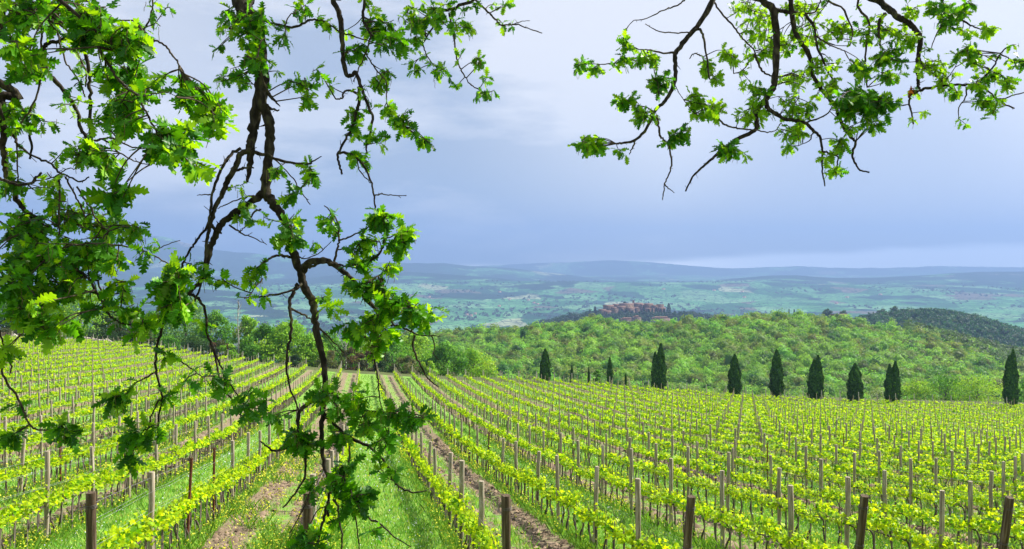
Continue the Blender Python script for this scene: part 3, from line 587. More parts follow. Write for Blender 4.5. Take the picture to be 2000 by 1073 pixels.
tl = [  # px, top y, width px, distance, colours, name, label
    (-25, 560, 110, 163, GREEN, 'tree', 'green tree behind the vineyard at the left edge'), (28, 575, 80, 166, DARK, 'tree', 'dark tree behind the left oak leaves, above the scrub'),
    (75, 585, 70, 162, GREEN, 'tree', 'green tree above the rubble bank at the left'), (158, 545, 92, 160, LIGHT, 'tree', 'tall bright green tree above the stone rubble'),
    (118, 590, 60, 168, GREEN, 'tree', 'smaller green tree just left of the tall bright one'), (212, 600, 60, 164, DARK, 'tree', 'low dark tree just right of the tall bright one'),
    (258, 606, 66, 158, OLIVE, 'tree', 'olive toned bushy tree right of the stone rubble'), (305, 600, 60, 163, GREEN, 'tree', 'mid green tree between the olive and grey green trees'),
    (360, 568, 92, 156, GREY, 'tree', 'tall airy grey green tree behind the left rows'), (422, 598, 56, 153, GREEN, 'tree', 'dense narrow green tree just right of the grey green one'),
    (483, 606, 44, 150, LIGHT, 'tree', 'slender loose green tree right of the bleached trunk'), (520, 628, 62, 146, GREEN, 'tree', 'round green tree right of the slender one'),
    (565, 622, 84, 144, LIGHT, 'tree', 'broad yellow green round tree behind the row ends'), (610, 648, 46, 146, LIGHT, 'tree', 'small bright tree behind the hanging oak limb'),
    (640, 640, 56, 158, GREEN, 'tree', 'small green tree left of the bare grey tree'), (705, 640, 60, 160, LIGHT, 'tree', 'light green tree right of the bare grey tree'),
    (765, 652, 58, 158, GREEN, 'tree', 'green tree behind the brown scrub at the track end'), (812, 640, 64, 165, LIGHT, 'tree', 'light green tree at the near edge of the wood'),
    (868, 668, 62, 155, GREEN, 'tree', 'bushy green tree behind the row ends, left of the first cypress'), (925, 678, 56, 160, LIGHT, 'tree', 'pale green tree low behind the row ends'),
    (1792, 742, 70, 168, LIGHT, 'tree', 'bright green tree just right of the double tipped cypress'), (1850, 728, 78, 165, GREEN, 'tree', 'mid green tree between the two rightmost cypresses'),
    (1908, 732, 78, 160, LIGHT, 'tree', 'bright spreading tree left of the last cypress'), (2010, 736, 60, 166, GREEN, 'tree', 'green tree at the right edge behind the last cypress')]
for i, (px, ty, wp, Z, cols, nm, lb) in enumerate(tl):
    loc = put(px, 0, Z); h = hgt(loc, ty); tree('broad_tree', lb, 'tree', loc, h, wp * 1.35 * Z / FPX, cols, n=(5200 if wp > 60 else 3600) if px < 1600 else 2300, leaf=.25 if px < 1600 else .21, low=.02, group='trees along the vineyard edge', sparse=1, lobes=22 if wp > 70 else 16)
bush = [(12, 642, 46, 152, BROWN, 'brown leafless scrub at the left edge'), (55, 640, 44, 153, BROWN, 'brown scrub above the pale boulder'), (190, 640, 48, 150, DARK, 'dark bush above the stone rubble'), (240, 645, 40, 150, DARK, 'dark bush at the right end of the rubble'), (330, 655, 40, 146, GREEN, 'green bush below the grey green tree'),
        (388, 662, 44, 144, DARK, 'dark green bush behind the row ends, below the grey green tree'), (428, 662, 34, 142, BROWN, 'reddish brown bush left of the bleached trunk'), (447, 668, 30, 141, LIGHT, 'yellow green bush at the foot of the bleached trunk'), (495, 672, 40, 139, GREEN, 'round green bush right of the bleached trunk'),
        (575, 690, 24, 130, DARK, 'small dark bush at the field edge under the round tree'), (640, 680, 34, 141, OLIVE, 'olive bush left of the brown scrub'), (686, 672, 42, 140, BROWN, 'brown scrubby bush at the end of the grass aisle'), (716, 680, 30, 139, BROWN, 'dark brown bush in the middle of the scrub'), (748, 684, 34, 138, DARK, 'rounded dark green bush right of the brown scrub'),
        (795, 692, 40, 137, OLIVE, 'olive green bush behind the vine row ends'), (835, 700, 30, 137, LIGHT, 'small light bush behind the vine row ends'), (1165, 716, 16, 150, GREEN, 'soft pale conifer between two thin young cypresses')]
for px, ty, wp, Z, cols, lb in bush:
    loc = put(px, 0, Z); h = hgt(loc, ty); tree('bush', lb, 'bush', loc, max(h, 1.2), wp * 1.4 * Z / FPX, cols, n=2000, leaf=.17, group='bushes along the vineyard edge', low=-.12, lobes=6)
def bare_tree(px, ty, Z, lb, n, spread):
    loc = put(px, 0, Z); h = hgt(loc, ty); root = empty('dead_tree', loc, lb, 'dead tree'); g = Geo(); gb = Geo()
    tube(g, catmull([[0, 0, -.3], [.1, 0, h * .3], [-.05, 0, h * .6], [.05, 0, h]], 4), np.linspace(.17, .03, 13), 7)
    for i in range(n):
        z0 = h * random.uniform(.35, .92); a = random.uniform(0, 6.28); L = spread * random.uniform(.4, 1) * (1.2 - z0 / h * .6)
        e = np.array([math.cos(a) * L, math.sin(a) * L, z0 + L * random.uniform(.8, 1.6)]); mid = e * [.5, .5, 0] + [0, 0, z0 + (e[2] - z0) * .35]
        tube(gb, catmull([[0, 0, z0], mid, e], 3), np.linspace(.05, .012, 7), 4)
        for q in range(3):
            s = lerp(mid, e, random.random()); tube(gb, [s, s + [random.uniform(-.5, .5), random.uniform(-.5, .5), random.uniform(.3, .9)]], [.02, .008], 3)
    g.build('trunk', M_dead, root, smooth_shade=True); gb.build('branches', M_dead, root)
bare_tree(465, 585, 142, 'bleached bare trunk standing behind the left row ends', 12, 1.1); bare_tree(675, 625, 150, 'bare grey tree behind the brown scrub', 22, 2.0)
# cypresses
cyps = [(1065, 682, 21, 128, 1, 'dark blunt cypress, leftmost of the large ones'), (1117, 714, 7, 130, 1, 'tiny thin young cypress right of the leftmost large one'), (1150, 718, 6, 131, 1, 'thin young cypress left of the soft pale conifer'), (1191, 699, 12, 127, 1, 'slim cypress midway between the leftmost and the tallest'),
        (1222, 730, 5, 128, 1, 'smallest young cypress just right of the slim one'), (1286, 672, 30, 125, 2, 'tallest cypress with a lower twin stem on its left'), (1435, 693, 26, 125, 1, 'cypress with a pointed tip, third from the left of the large ones'), (1517, 684, 27, 124, 1, 'cypress with a slender crooked tip below the hill crest'),
        (1594, 695, 31, 124, 3, 'broad cypress with a jagged double tip'), (1670, 711, 30, 124, 1, 'stubbiest broad cypress, shorter than its neighbours'), (1744, 707, 30, 123, 2, 'cypress with two equal tips, second from the right'), (1975, 684, 29, 121, 3, 'tall cypress nearest the right edge')]
def cypress(px, ty, wp, Z, tips, lb):
    loc = put(px, 0, Z); h = hgt(loc, ty); w = wp * .9 * Z / FPX; root = empty('cypress', loc, lb, 'cypress', 'cypresses beyond the vineyard'); g = Geo(); gt = Geo()
    tube(gt, [[0, 0, -.4], [0, 0, h * .5], [0, 0, h * .9]], [.10 * min(1, w), .06 * min(1, w), .02], 6)
    specs = {1: [(0, 1, 1)], 2: [(-.24, .93 if px > 1500 else .82, .62 if px > 1500 else .5), (.17, 1, .66 if px > 1500 else .74)], 3: [(-.14, .90, .8), (.14, 1, .68)]}[tips]
    for dx, hs, ws in specs:
        hh = h * hs; n = int(5200 * ws * min(1, w / 1.5) + 500); t = rng.random(n) ** .8; z = t * hh
        prof = np.interp(t, [0, .06, .25, .5, .75, .9, 1], [.62, .85, 1, .93, .66, .34, .05]) * w * .5 * ws * (1 + .1 * np.sin(t * 21 + px))
        a = rng.uniform(0, 6.283, n); rr = prof * (1.07 - .45 * rng.random(n) ** 1.4) * (1 + .12 * np.sin(a * 5 + z * 2.2))
        pos = np.stack([dx * w + np.cos(a) * rr, np.sin(a) * rr, z], -1); d = np.stack([np.cos(a) * .35, np.sin(a) * .35, np.ones(n)], -1) + rand_dirs(n) * .35
        c = np.array([[.040, .105, .022]]) * rng.uniform(.55, 1.5, (n, 1)); k = rng.random(n) < .12; c[k] = c[k] * [2.2, 1.9, 1.2]  # a random few sprigs get lit tones put into their colour
        instance(g, QUAD, QF, pos, frames(d, np.stack([np.cos(a), np.sin(a), a * 0 + .2], -1) + rand_dirs(n) * .4), rng.uniform(.10, .26, n) * min(1.2, max(.5, w)), c)
    gt.build('trunk', M_trunk, root); g.build('crown', M_cyp, root)
for c in cyps: cypress(*c)
# stones along the upper left edge of the vineyard
rub = empty('stone_rubble', (0, 0, 0), 'long low heap of grey stone rubble behind the left rows', 'rubble'); g = Geo()
ico = np.array([[0, 0, 1], [.9, 0, .3], [.3, .85, .3], [-.7, .5, .35], [-.7, -.5, .3], [.3, -.85, .35], [0, 0, -.6]]); icf = np.array([[0, 1, 2], [0, 2, 3], [0, 3, 4], [0, 4, 5], [0, 5, 1], [6, 2, 1], [6, 3, 2], [6, 4, 3], [6, 5, 4], [6, 1, 5]])
n = 620; px = rng.uniform(118, 236, n); Zr = 147 + rng.normal(0, .7, n); X = (px - CX) / FPX * Zr; topp = 1.35 * np.clip(np.sin((px - 112) / 128 * math.pi), .15, 1) * (.55 + .45 * vnoise(px / 14, px * 0, 3))
instance(g, ico, icf, np.stack([X, Zr, ground(X, Zr) + rng.random(n) * topp], -1), frames(rand_dirs(n), rand_dirs(n)), rng.uniform(.14, .38, n), np.array([[1, .97, .92]]) * rng.uniform(.6, 1.25, (n, 1)))
g.build('stones', M_stone, rub)
g = Geo(); V = ico * [.95, .7, .75]; g.add(V, icf, (1.2, 1.2, 1.15)); bo = g.build('boulder', M_stone, loc=put(28, 0, 146)); tag(bo, 'pale boulder behind the row ends at the far left', 'boulder'); bo.location.z += .7
# ---------------------------------------------------------------- the wood on the hill
def wood(name, label, xp, Z, htop, r, cols, per=80, leaf=.62, blob=True):
    g = Geo(); n = len(xp); X = (xp - CX) / FPX * Z; c = np.asarray(cols)
    d = rand_dirs(per * 3); d = d[d[:, 2] > -.15][:per]
    for s in range(0, n, 500):
        e = min(n, s + 500); m = e - s; cen = np.stack([X[s:e], Z[s:e], htop[s:e] - r[s:e] * .9], -1)
        dd = rand_dirs(m * per); dd[:, 2] = np.abs(dd[:, 2]) * 1.1 - .15 * rng.random(m * per); dd /= np.linalg.norm(dd, axis=1)[:, None]
        ci = np.repeat(cen, per, axis=0); ri = np.repeat(r[s:e], per); ph = np.repeat(rng.uniform(0, 6, m), per)
        lump = .82 + .26 * np.sin(dd[:, 0] * 4.2 + ph) * np.sin(dd[:, 1] * 4.7 + ph * 2) + .12 * np.sin(dd[:, 2] * 8 + ph) + rng.normal(0, .05, m * per)
        pos = ci + dd * (ri * lump)[:, None] * [1.05, 1.05, .95]
        col = np.repeat(c[s:e], per, axis=0) * rng.uniform(.82, 1.2, (m * per, 1))
        instance(g, QUAD, QF, pos, frames(rand_dirs(m * per), dd + rand_dirs(m * per) * .38), leaf * rng.uniform(.6, 1.35, m * per) * np.sqrt(ri / 2.8), col)
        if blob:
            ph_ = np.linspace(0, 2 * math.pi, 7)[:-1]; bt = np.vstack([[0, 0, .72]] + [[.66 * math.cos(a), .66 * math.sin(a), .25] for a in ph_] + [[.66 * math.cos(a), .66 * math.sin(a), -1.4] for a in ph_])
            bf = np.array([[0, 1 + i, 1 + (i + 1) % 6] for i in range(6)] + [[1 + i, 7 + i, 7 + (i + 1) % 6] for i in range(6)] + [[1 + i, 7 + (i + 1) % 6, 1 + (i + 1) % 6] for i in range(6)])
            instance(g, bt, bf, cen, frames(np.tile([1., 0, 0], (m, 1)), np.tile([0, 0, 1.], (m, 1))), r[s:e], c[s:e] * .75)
    return tag(g.build(name, M_tree), kind='stuff', label=label, cat='wood')
def wood_cols(n, a=.62, b=.84):
    t = rng.random(n); base = np.where((t < a)[:, None], [[.21, .42, .05]], np.where((t < b)[:, None], [[.19, .28, .06]], [[.075, .21, .03]]))
    return base * rng.uniform(.65, 1.35, (n, 1)) * np.stack([rng.uniform(.85, 1.2, n), np.ones(n), np.ones(n)], -1)
def area_sample(n, x0, x1, z0, z1): return rng.uniform(x0, x1, n), np.sqrt(rng.uniform(z0 ** 2, z1 ** 2, n))
# Poisson-like thinning on a jittered grid
def jgrid(x0, x1, z0, z1, step):
    out = []
    z = z0
    while z < z1:
        w0, w1 = (x0 - CX) / FPX * z, (x1 - CX) / FPX * z; xs = np.arange(w0, w1, step) + rng.uniform(-.35, .35, len(np.arange(w0, w1, step))) * step
        zz = z + rng.uniform(-.35, .35, len(xs)) * step; out.append(np.stack([CX + FPX * xs / zz, zz], -1)); z += step * .9
    return np.concatenate(out)
A = jgrid(600, 2080, 270, CZ + 14, 4.5); xp, Z = A[:, 0], A[:, 1]
keep = Z > 0; xp, Z = xp[keep], Z[keep]; n = len(xp); r = rng.uniform(2.3, 4.3, n)
ht = -canopy(xp, Z) + rng.normal(0, 1.0, n) + (r - 3.2) * .9 + (rng.random(n) < .08) * 1.5
m_ = Z < 370
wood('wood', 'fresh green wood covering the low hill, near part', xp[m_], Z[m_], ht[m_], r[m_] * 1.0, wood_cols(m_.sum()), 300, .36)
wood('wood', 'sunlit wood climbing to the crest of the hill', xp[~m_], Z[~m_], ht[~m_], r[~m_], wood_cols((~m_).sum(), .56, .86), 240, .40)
print('WOOD', n)
A = jgrid(1480, 2120, 700, 1060, 7.0); xp, Z = A[:, 0], A[:, 1]; n = len(xp); r = rng.uniform(3.4, 5.6, n); X = (xp - CX) / FPX * Z
c = np.array([[.028, .105, .026]]) * rng.uniform(.6, 1.4, (n, 1)); k = rng.random(n) < .12; c[k] = [.07, .13, .04]  # cloud shade over this hill is put into the dark crown colour
wood('dark_wood', 'dark wood on the farther hill at the right, cloud shade in its colour', xp, Z, ground(X, Z) + 7 + rng.normal(0, 1, n), r, c, 80, .95)
A = jgrid(1780, 2120, CZ - 130, CZ + 60, 4.6); xp, Z = A[:, 0], A[:, 1]; kk = (Z > CZ - 110 + (2120 - xp) * .36) ; xp, Z = xp[kk], Z[kk]; n = len(xp); r = rng.uniform(2.4, 3.8, n)
c = np.array([[.08, .15, .04]]) * rng.uniform(.6, 1.4, (n, 1))  # cloud shade on this shoulder is put into the dulled colour
wood('dark_wood', 'dull brownish trees, shade in their colour, along the right shoulder of the near hill', xp, Z, -canopy(xp, Z) + 1.3 + rng.normal(0, .8, n), r, c, 80, .66)
A = jgrid(1040, 1480, 1180, 1560, 6.8); xp, Z = A[:, 0], A[:, 1]; X = (xp - CX) / FPX * Z; zz = ground(X, Z); kk = (zz > -200); xp, Z, X, zz = xp[kk], Z[kk], X[kk], zz[kk]
kk = ~((np.abs(X - 238) < 78) & (Z > 1462)); xp, Z, X, zz = xp[kk], Z[kk], X[kk], zz[kk]; n = len(xp)
wood('hillside_trees', 'dark trees around the foot of the hill village', xp, Z, zz + 8 + rng.normal(0, 1.8, n), rng.uniform(4.5, 8, n), np.array([[.020, .060, .024]]) * rng.uniform(.6, 1.5, (n, 1)), 50, 1.3)
# single crowns that stand out on the skyline of the right hill
for px, ty, wp, Z, cols, lb in [(1616, 601, 22, 1000, DARK, 'round dark tree on the skyline left of the red house'), (1647, 605, 20, 1000, DARK, 'second dark skyline tree, just left of the red house'), (1747, 598, 26, 1010, DARK, 'highest dark tree on the right hill'), (1722, 603, 24, 1010, DARK, 'dark tree just left of the highest one on the right hill'), (1744, 626, 20, 640, LIGHT, 'single bright round tree against the dark wood'), (1941, 629, 26, 1010, DARK, 'lone dark umbrella tree on the far right ridge'), (1905, 634, 16, 1010, DARK, 'small dark tree left of the umbrella tree'), (1585, 611, 26, 990, GREEN, 'low green crown on the skyline at the left of the pair')]:
    x = (px - CX) / FPX * Z; top = -(ty - HY) / FPX * Z; w = wp * Z / FPX; base = min(gz(x, Z), top - w * .8)
    tree('skyline_tree', lb, 'tree', (x, Z, base), top - base, w, cols, n=900, leaf=w * .07, group='trees standing out on the right ridge', low=max(.1, 1 - w * .95 / (top - base)))
for px, ty, Z in [(1541, 604, 990), (1551, 605, 990), (1852, 620, 1010)]:
    x = (px - CX) / FPX * Z; top = -(ty - HY) / FPX * Z; base = gz(x, Z); root = empty('cypress', (x, Z, base), {1541: 'tiny cypress on the skyline, left of a pair', 1551: 'tiny cypress on the skyline, right of a pair', 1852: 'tiny lone cypress on the dark right slope'}[px], 'cypress')
    g = Geo(); h = top - base; n = 260; t = rng.random(n); a = rng.uniform(0, 6.28, n); rr = 1.6 * np.interp(t, [0, .4, 1], [.8, 1, .1]); instance(g, QUAD, QF, np.stack([np.cos(a) * rr, np.sin(a) * rr, t * h], -1), frames(rand_dirs(n), rand_dirs(n)), np.full(n, 1.3), np.tile([[.025, .05, .025]], (n, 1))); g.build('crown', M_cyp, root)
# ---------------------------------------------------------------- buildings
M_wall = noise_mat('old_stone_wall', [(.3, (.15, .11, .085)), (.7, (.25, .19, .145))], ns=.35, attr=True); M_roof = noise_mat('clay_tiles', [(.3, (.12, .065, .045)), (.7, (.20, .115, .08))], (1, 1, 1), .8, attr=True); M_win = noise_mat('dark_window', [(.3, (.03, .03, .035)), (.7, (.06, .06, .07))], rough=.3)
def box(g, x0, x1, y0, y1, z0, z1, c=None):
    V = np.array([[a, b, d] for d in (z0, z1) for b in (y0, y1) for a in (x0, x1)], float); g.add(V, [[0, 2, 3, 1], [4, 5, 7, 6], [0, 1, 5, 4], [2, 6, 7, 3], [0, 4, 6, 2], [1, 3, 7, 5]], c)
def house(name, label, cat, loc, w, d, h, roof='gable', rh=2.6, tone=(1, 1, 1), nwin=3, floors=2, rot=0, group=None, win=True, rtone=(1, 1, 1), foot=6):
    root = empty(name, loc, label, cat, group); root.rotation_euler = (0, 0, rot); g = Geo(); box(g, -w / 2, w / 2, 0, d, -foot, h, tone)
    gr = Geo(); e = .5
    if roof == 'gable':
        g.add([[-w / 2, 0, h], [-w / 2, d, h], [-w / 2, d / 2, h + rh * .93], [w / 2, 0, h], [w / 2, d, h], [w / 2, d / 2, h + rh * .93]], [[0, 2, 1], [3, 4, 5]], tone)
        V = np.array([[-w / 2 - e, -e, h + .02], [w / 2 + e, -e, h + .02], [w / 2 + e, d / 2, h + rh], [-w / 2 - e, d / 2, h + rh], [-w / 2 - e, d + e, h + .02], [w / 2 + e, d + e, h + .02]]); V2 = V + [0, 0, .28]
        gr.add(np.vstack([V, V2]), [[0, 3, 2, 1], [3, 4, 5, 2], [6, 7, 8, 9], [9, 8, 11, 10], [0, 1, 7, 6], [4, 10, 11, 5], [1, 2, 8, 7], [2, 5, 11, 8], [0, 6, 9, 3], [3, 9, 10, 4]], rtone)
    elif roof == 'hip':
        i = min(w, d) * .48; V = np.array([[-w / 2 - e, -e, h], [w / 2 + e, -e, h], [w / 2 + e, d + e, h], [-w / 2 - e, d + e, h], [-w / 2 + i, d / 2, h + rh], [w / 2 - i, d / 2, h + rh]]); gr.add(V, [[0, 1, 5, 4], [2, 3, 4, 5], [0, 3, 2, 1]], rtone); gr.add(V[[1, 2, 5, 0, 3, 4]], [[0, 1, 2], [3, 5, 4]], rtone)
    else:
        for x0 in np.arange(-w / 2, w / 2 - .4, max(1.4, w / 7)): box(g, x0, x0 + max(.8, w / 12), -.12, .55, h + .01, h + 1.1, tone)
        box(gr, -w / 2 + .1, w / 2 - .1, .6, d - .1, h, h + .15, rtone)
    g.build('wall', M_wall, root); gr.build('roof', M_roof, root)
    if win:
        for f in range(floors):
            for q in range(nwin):
                gx = -w / 2 + w * (q + .5) / nwin + random.uniform(-.2, .2); z0 = h * (f + .38) / floors; wb = Geo(); box(wb, gx - .5, gx + .5, -.06, .1, z0, z0 + 1.5); wb.build('window', M_win, root)
    return root
ZV = 1500.0; pm = ZV / FPX                                  # metres per photo pixel at the village
vill = [ # px0, px1, top y, storey height px, roof, dz, tone, label
    (1170, 1184, 605, 14, 'gable', 0, (1.2, 1.1, 1.0), 'house at the left end of the hill village'), (1179, 1199, 597, 16, 'gable', 8, (.9, .8, .75), 'tall house above the left end of the hill village'), (1180, 1194, 608, 17, 'gable', -6, (.85, .75, .7), 'narrow high house on the lower left flank of the village'),
    (1194, 1208, 601, 20, 'gable', 2, (.95, .88, .8), 'buttressed house under the left roofs of the village'), (1198, 1212, 595, 10, 'gable', 16, (1.0, .9, .85), 'small house in the second line of village roofs'), (1206, 1222, 599, 14, 'gable', 4, (.75, .7, .7), 'darker walled house in the centre left of the village'),
    (1211, 1238, 594, 12, 'gable', 12, (1.35, 1.2, 1.0), 'long pale house with a row of windows below the church'), (1224, 1240, 602, 10, 'gable', 0, (.95, .85, .8), 'low house beneath the long pale one'), (1237, 1256, 593, 10, 'gable', 18, (.9, .8, .75), 'house directly at the foot of the bell tower'),
    (1238, 1250, 601, 14, 'gable', 4, (.8, .72, .72), 'house with arched front right of the village centre'), (1252, 1258, 595, 16, 'gable', 8, (1.05, .95, .95), 'thin pale house right of the arched one'), (1258, 1276, 594, 14, 'gable', 14, (.95, .8, .7), 'large gabled house right of the bell tower'), (1260, 1278, 603, 8, 'gable', 2, (1.1, .95, .85), 'low wide house below the large gabled one'),
    (1274, 1286, 597, 14, 'gable', 8, (.9, .78, .7), 'plain house between the gabled one and the fortress'), (1286, 1300, 602, 12, 'gable', 2, (.85, .75, .68), 'low house in front of the crenellated fortress')]
for px0, px1, ty, hp, rf, dz, tone, lb in vill:
    w = (px1 - px0) * pm; Zh = ZV + dz; top = -(ty - HY) / FPX * Zh; h = hp * pm * .85
    house('village_house', lb, 'house', ((px0 + px1) / 2 * Zh / FPX - CX * Zh / FPX, Zh, top - h), w, 11, h - 2, rf, 2.6, tone, nwin=max(2, int(w / 4.5)), floors=2 if h > 8 else 1, group='houses of the hill village', foot=14)
def vz(px, ty, Zh): return ((px - CX) / FPX * Zh, Zh, -(ty - HY) / FPX * Zh)
x, y, z = vz(1237.5, 587, ZV + 22); house('bell_tower', 'square bell tower rising above the village roofs', 'tower', (x, y, z - 10), 3.6, 3.6, 9.2, 'hip', 1.0, (.8, .72, .68), 1, 2, foot=8)
x, y, z = vz(1290, 594, ZV + 12); house('fortress', 'crenellated square fortress at the right of the village', 'fortress', (x, y, z - 11), 12.5, 12, 9.6, 'flat', 0, (1.0, .85, .72), 2, 2, foot=10)
for px, ty, w, lb in [(1245, 617, 13, 'pale square house below the village'), (1226, 621, 22, 'long low house with a flat roof below the village'), (1292, 619, 30, 'wide farm building with a broad tiled roof below the village')]:
    x, y, z = vz(px, ty, 1405); house('village_house', lb, 'house', (x, y, z - 8), w, 10, 5.5, 'hip', 2.6, (1.35, 1.2, 1.05), 4, 1, group='houses of the hill village', rtone=(1.35, 1.25, 1.15), foot=14)
# cypresses and pines in the village
for i, (px, ty, wp, hp, lb) in enumerate([(1306, 593, 9, 20, 'biggest dark cypress at the right end of the village'), (1162, 599, 6, 15, 'tall dark pine at the left end of the village'), (1152, 604, 5, 12, 'smaller dark pine farthest left of the village'), (1257, 596, 3, 16, 'thin cypress standing between the village houses'), (1267, 604, 4, 13, 'cypress in front of the low wide village house'), (1274, 603, 4, 13, 'cypress just left of the tallest garden cypress'), (1282, 601, 5, 16, 'tallest garden cypress before the fortress'), (1290, 604, 5, 13, 'cypress in front of the fortress, left one'), (1297, 603, 5, 14, 'cypress in front of the fortress, right one'), (1220, 590, 9, 5, 'round umbrella pine on the village skyline'),
        (1215, 604, 8, 12, 'dark tree against the village centre'), (1224, 606, 9, 11, 'second dark tree against the village centre'), (1235, 607, 7, 9, 'third dark tree under the arched house'), (1318, 608, 10, 12, 'grey green tree right of the biggest cypress'), (1330, 612, 10, 11, 'dark rounded tree on the right slope of the village'), (1343, 609, 2, 9, 'tiny cypress on the right slope of the village')]):
    Zt = ZV - 8 if i != 9 else ZV + 30; x = (px - CX) / FPX * Zt; top = -(ty - HY) / FPX * Zt; h = hp * pm * 1.15; w = wp * pm; root = empty('village_tree', (x, Zt, top - h), lb, 'tree', 'dark trees standing in the village'); g = Geo(); n = 420
    t = rng.random(n); a = rng.uniform(0, 6.28, n); rr = w * .5 * np.interp(t, [0, .3, .7, 1], [.8, 1, .8, .15]) * rng.uniform(.6, 1, n); instance(g, QUAD, QF, np.stack([np.cos(a) * rr, np.sin(a) * rr, t * h], -1), frames(rand_dirs(n), rand_dirs(n)), rng.uniform(.8, 1.8, n), np.array([[.028, .06, .03]]) * rng.uniform(.6, 1.4, (n, 1))); g.build('crown', M_cyp, root)
x, y, z = vz(1641, 613, 985); house('farmhouse', 'long low reddish farmhouse on the dark ridge at the right', 'house', (x, y, z - 7), 19, 9, 4.6, 'gable', 1.8, (.8, .45, .4), 5, 1, foot=8, rtone=(.8, .6, .55))
# scattered farms in the valley
farms = [(912, 617, 'white'), (920, 619, 'w2'), (928, 615, 'w3'), (975, 600, 'w4'), (1043, 594, 'w5'), (1050, 596, 'w6'), (976, 573, 'w7'), (995, 587, 'w8'), (1032, 588, 'w9'), (1395, 569, 'a'), (1450, 572, 'b'), (1655, 583, 'c'), (1634, 595, 'd'), (1720, 577, 'e'), (805, 581, 'f'), (838, 582, 'g'), (1296, 567, 'h'), (222, 573, 'i'), (1454, 583, 'j')]
flab = ['leftmost pale farmhouse of a cluster of three in the valley', 'middle farmhouse of the valley cluster of three', 'rightmost farmhouse of the valley cluster of three', 'lone white farm on the green valley slope left of the village', 'reddish farm in the valley, left of the village', 'smaller shed beside the reddish valley farm', 'tiny white house high in the valley left of the pale track', 'tiny farm below the white house in the valley', 'tiny farm at the foot of the pale track', 'tiny house on the low ridge right of the village', 'tiny white house in fields right of the village', 'distant white barn above the dark ridge', 'tiny house behind the red farmhouse', 'distant house on a terrace above the right ridge', 'tiny pale house at the wood edge behind the oak leaves', 'second tiny pale house at that wood edge', 'tiny roof on the low rise behind the village', 'tiny white house behind the leaves at the far left', 'tiny pink roofed house in the right valley fields']
zsmp = np.geomspace(1900, 12000, 260)
for (px, py, _), lb in zip(farms, flab):
    best = None
    for Z_ in zsmp:
        x = (px - CX) / FPX * Z_; zg = float(valley_h(np.array([x]), np.array([Z_]))[0]); yy_ = HY - FPX * zg / Z_
        if yy_ <= py: best = (x, Z_, zg); break
    if best is None: continue
    w = 6.0 * best[1] / FPX; w = min(w, 26); house('valley_farm', lb, 'farmhouse', best, w, 9, 6, 'gable', 2.5, (4.2, 4.0, 3.8) if py < 590 else (3.2, 2.8, 2.6), win=False, foot=4, group='farms scattered in the valley', rtone=(2.4, 2.1, 1.9))
# hedgerow trees of the valley
n = 10000; px = rng.uniform(-100, 2150, n); Zt = np.exp(rng.uniform(math.log(1900), math.log(9000), n)); X = (px - CX) / FPX * Zt
dens = fbm(X / 260, Zt / 420, 4, 77); k = dens > .03; X, Zt = X[k], Zt[k]; n = len(X); base = valley_h(X, Zt); g = Geo(); per = 9; r = rng.uniform(4, 9, n)
dd = rand_dirs(n * per); dd[:, 2] = np.abs(dd[:, 2]); pos = np.repeat(np.stack([X, Zt, base], -1), per, 0) + dd * np.repeat(r, per)[:, None] * [1, 1, 1.1]
instance(g, QUAD, QF, pos, frames(rand_dirs(n * per), dd + rand_dirs(n * per) * .5), np.repeat(r, per) * 1.0, np.repeat(np.array([[.035, .065, .03]]) * rng.uniform(.6, 1.4, (n, 1)), per, 0))
tag(g.build('hedgerow_trees', M_tree), kind='stuff', label='dark hedgerow trees dotted over the valley fields', cat='trees')
# ---------------------------------------------------------------- the two overhanging oaks
_half = [(0, .012), (.10, .014), (.13, .04), (.18, .11), (.23, .05), (.30, .17), (.36, .22), (.38, .075), (.46, .23), (.54, .31), (.56, .10), (.65, .24), (.73, .27), (.75, .095), (.83, .17), (.90, .17), (.92, .07), (1.0, .02)]
def oak_leaf(bend, fold, wav, seed):
    rs = np.random.default_rng(seed); V = []; h = np.array(_half); h[:, 1] *= rs.uniform(.85, 1.15, len(h)); h[1:-1, 0] += rs.normal(0, .006, len(h) - 2)
    for (t, w) in h:
        sl_ = .10 if w > .1 else -.02                      # lobes point towards the tip
        for s in (-1, 0, 1):
            ww = w * (1 + .08 * s * rs.normal()); V.append([t + (sl_ * w * 1.2 if s else 0), s * ww, -bend * t * t + fold * abs(s) * w + (wav * math.sin(t * 9 + s * 2 + seed) * w if s else 0)])
    F = [[3 * i + a, 3 * i + a + 1, 3 * i + a + 4, 3 * i + a + 3] for i in range(len(h) - 1) for a in (0, 1)]
    return np.array(V), np.array(F)
OAKS = [oak_leaf(b, f, w, i) for i, (b, f, w) in enumerate([(.10, .12, .12), (.25, .30, .2), (.35, -.15, .25), (.18, .45, .1), (.05, .05, .3)])]
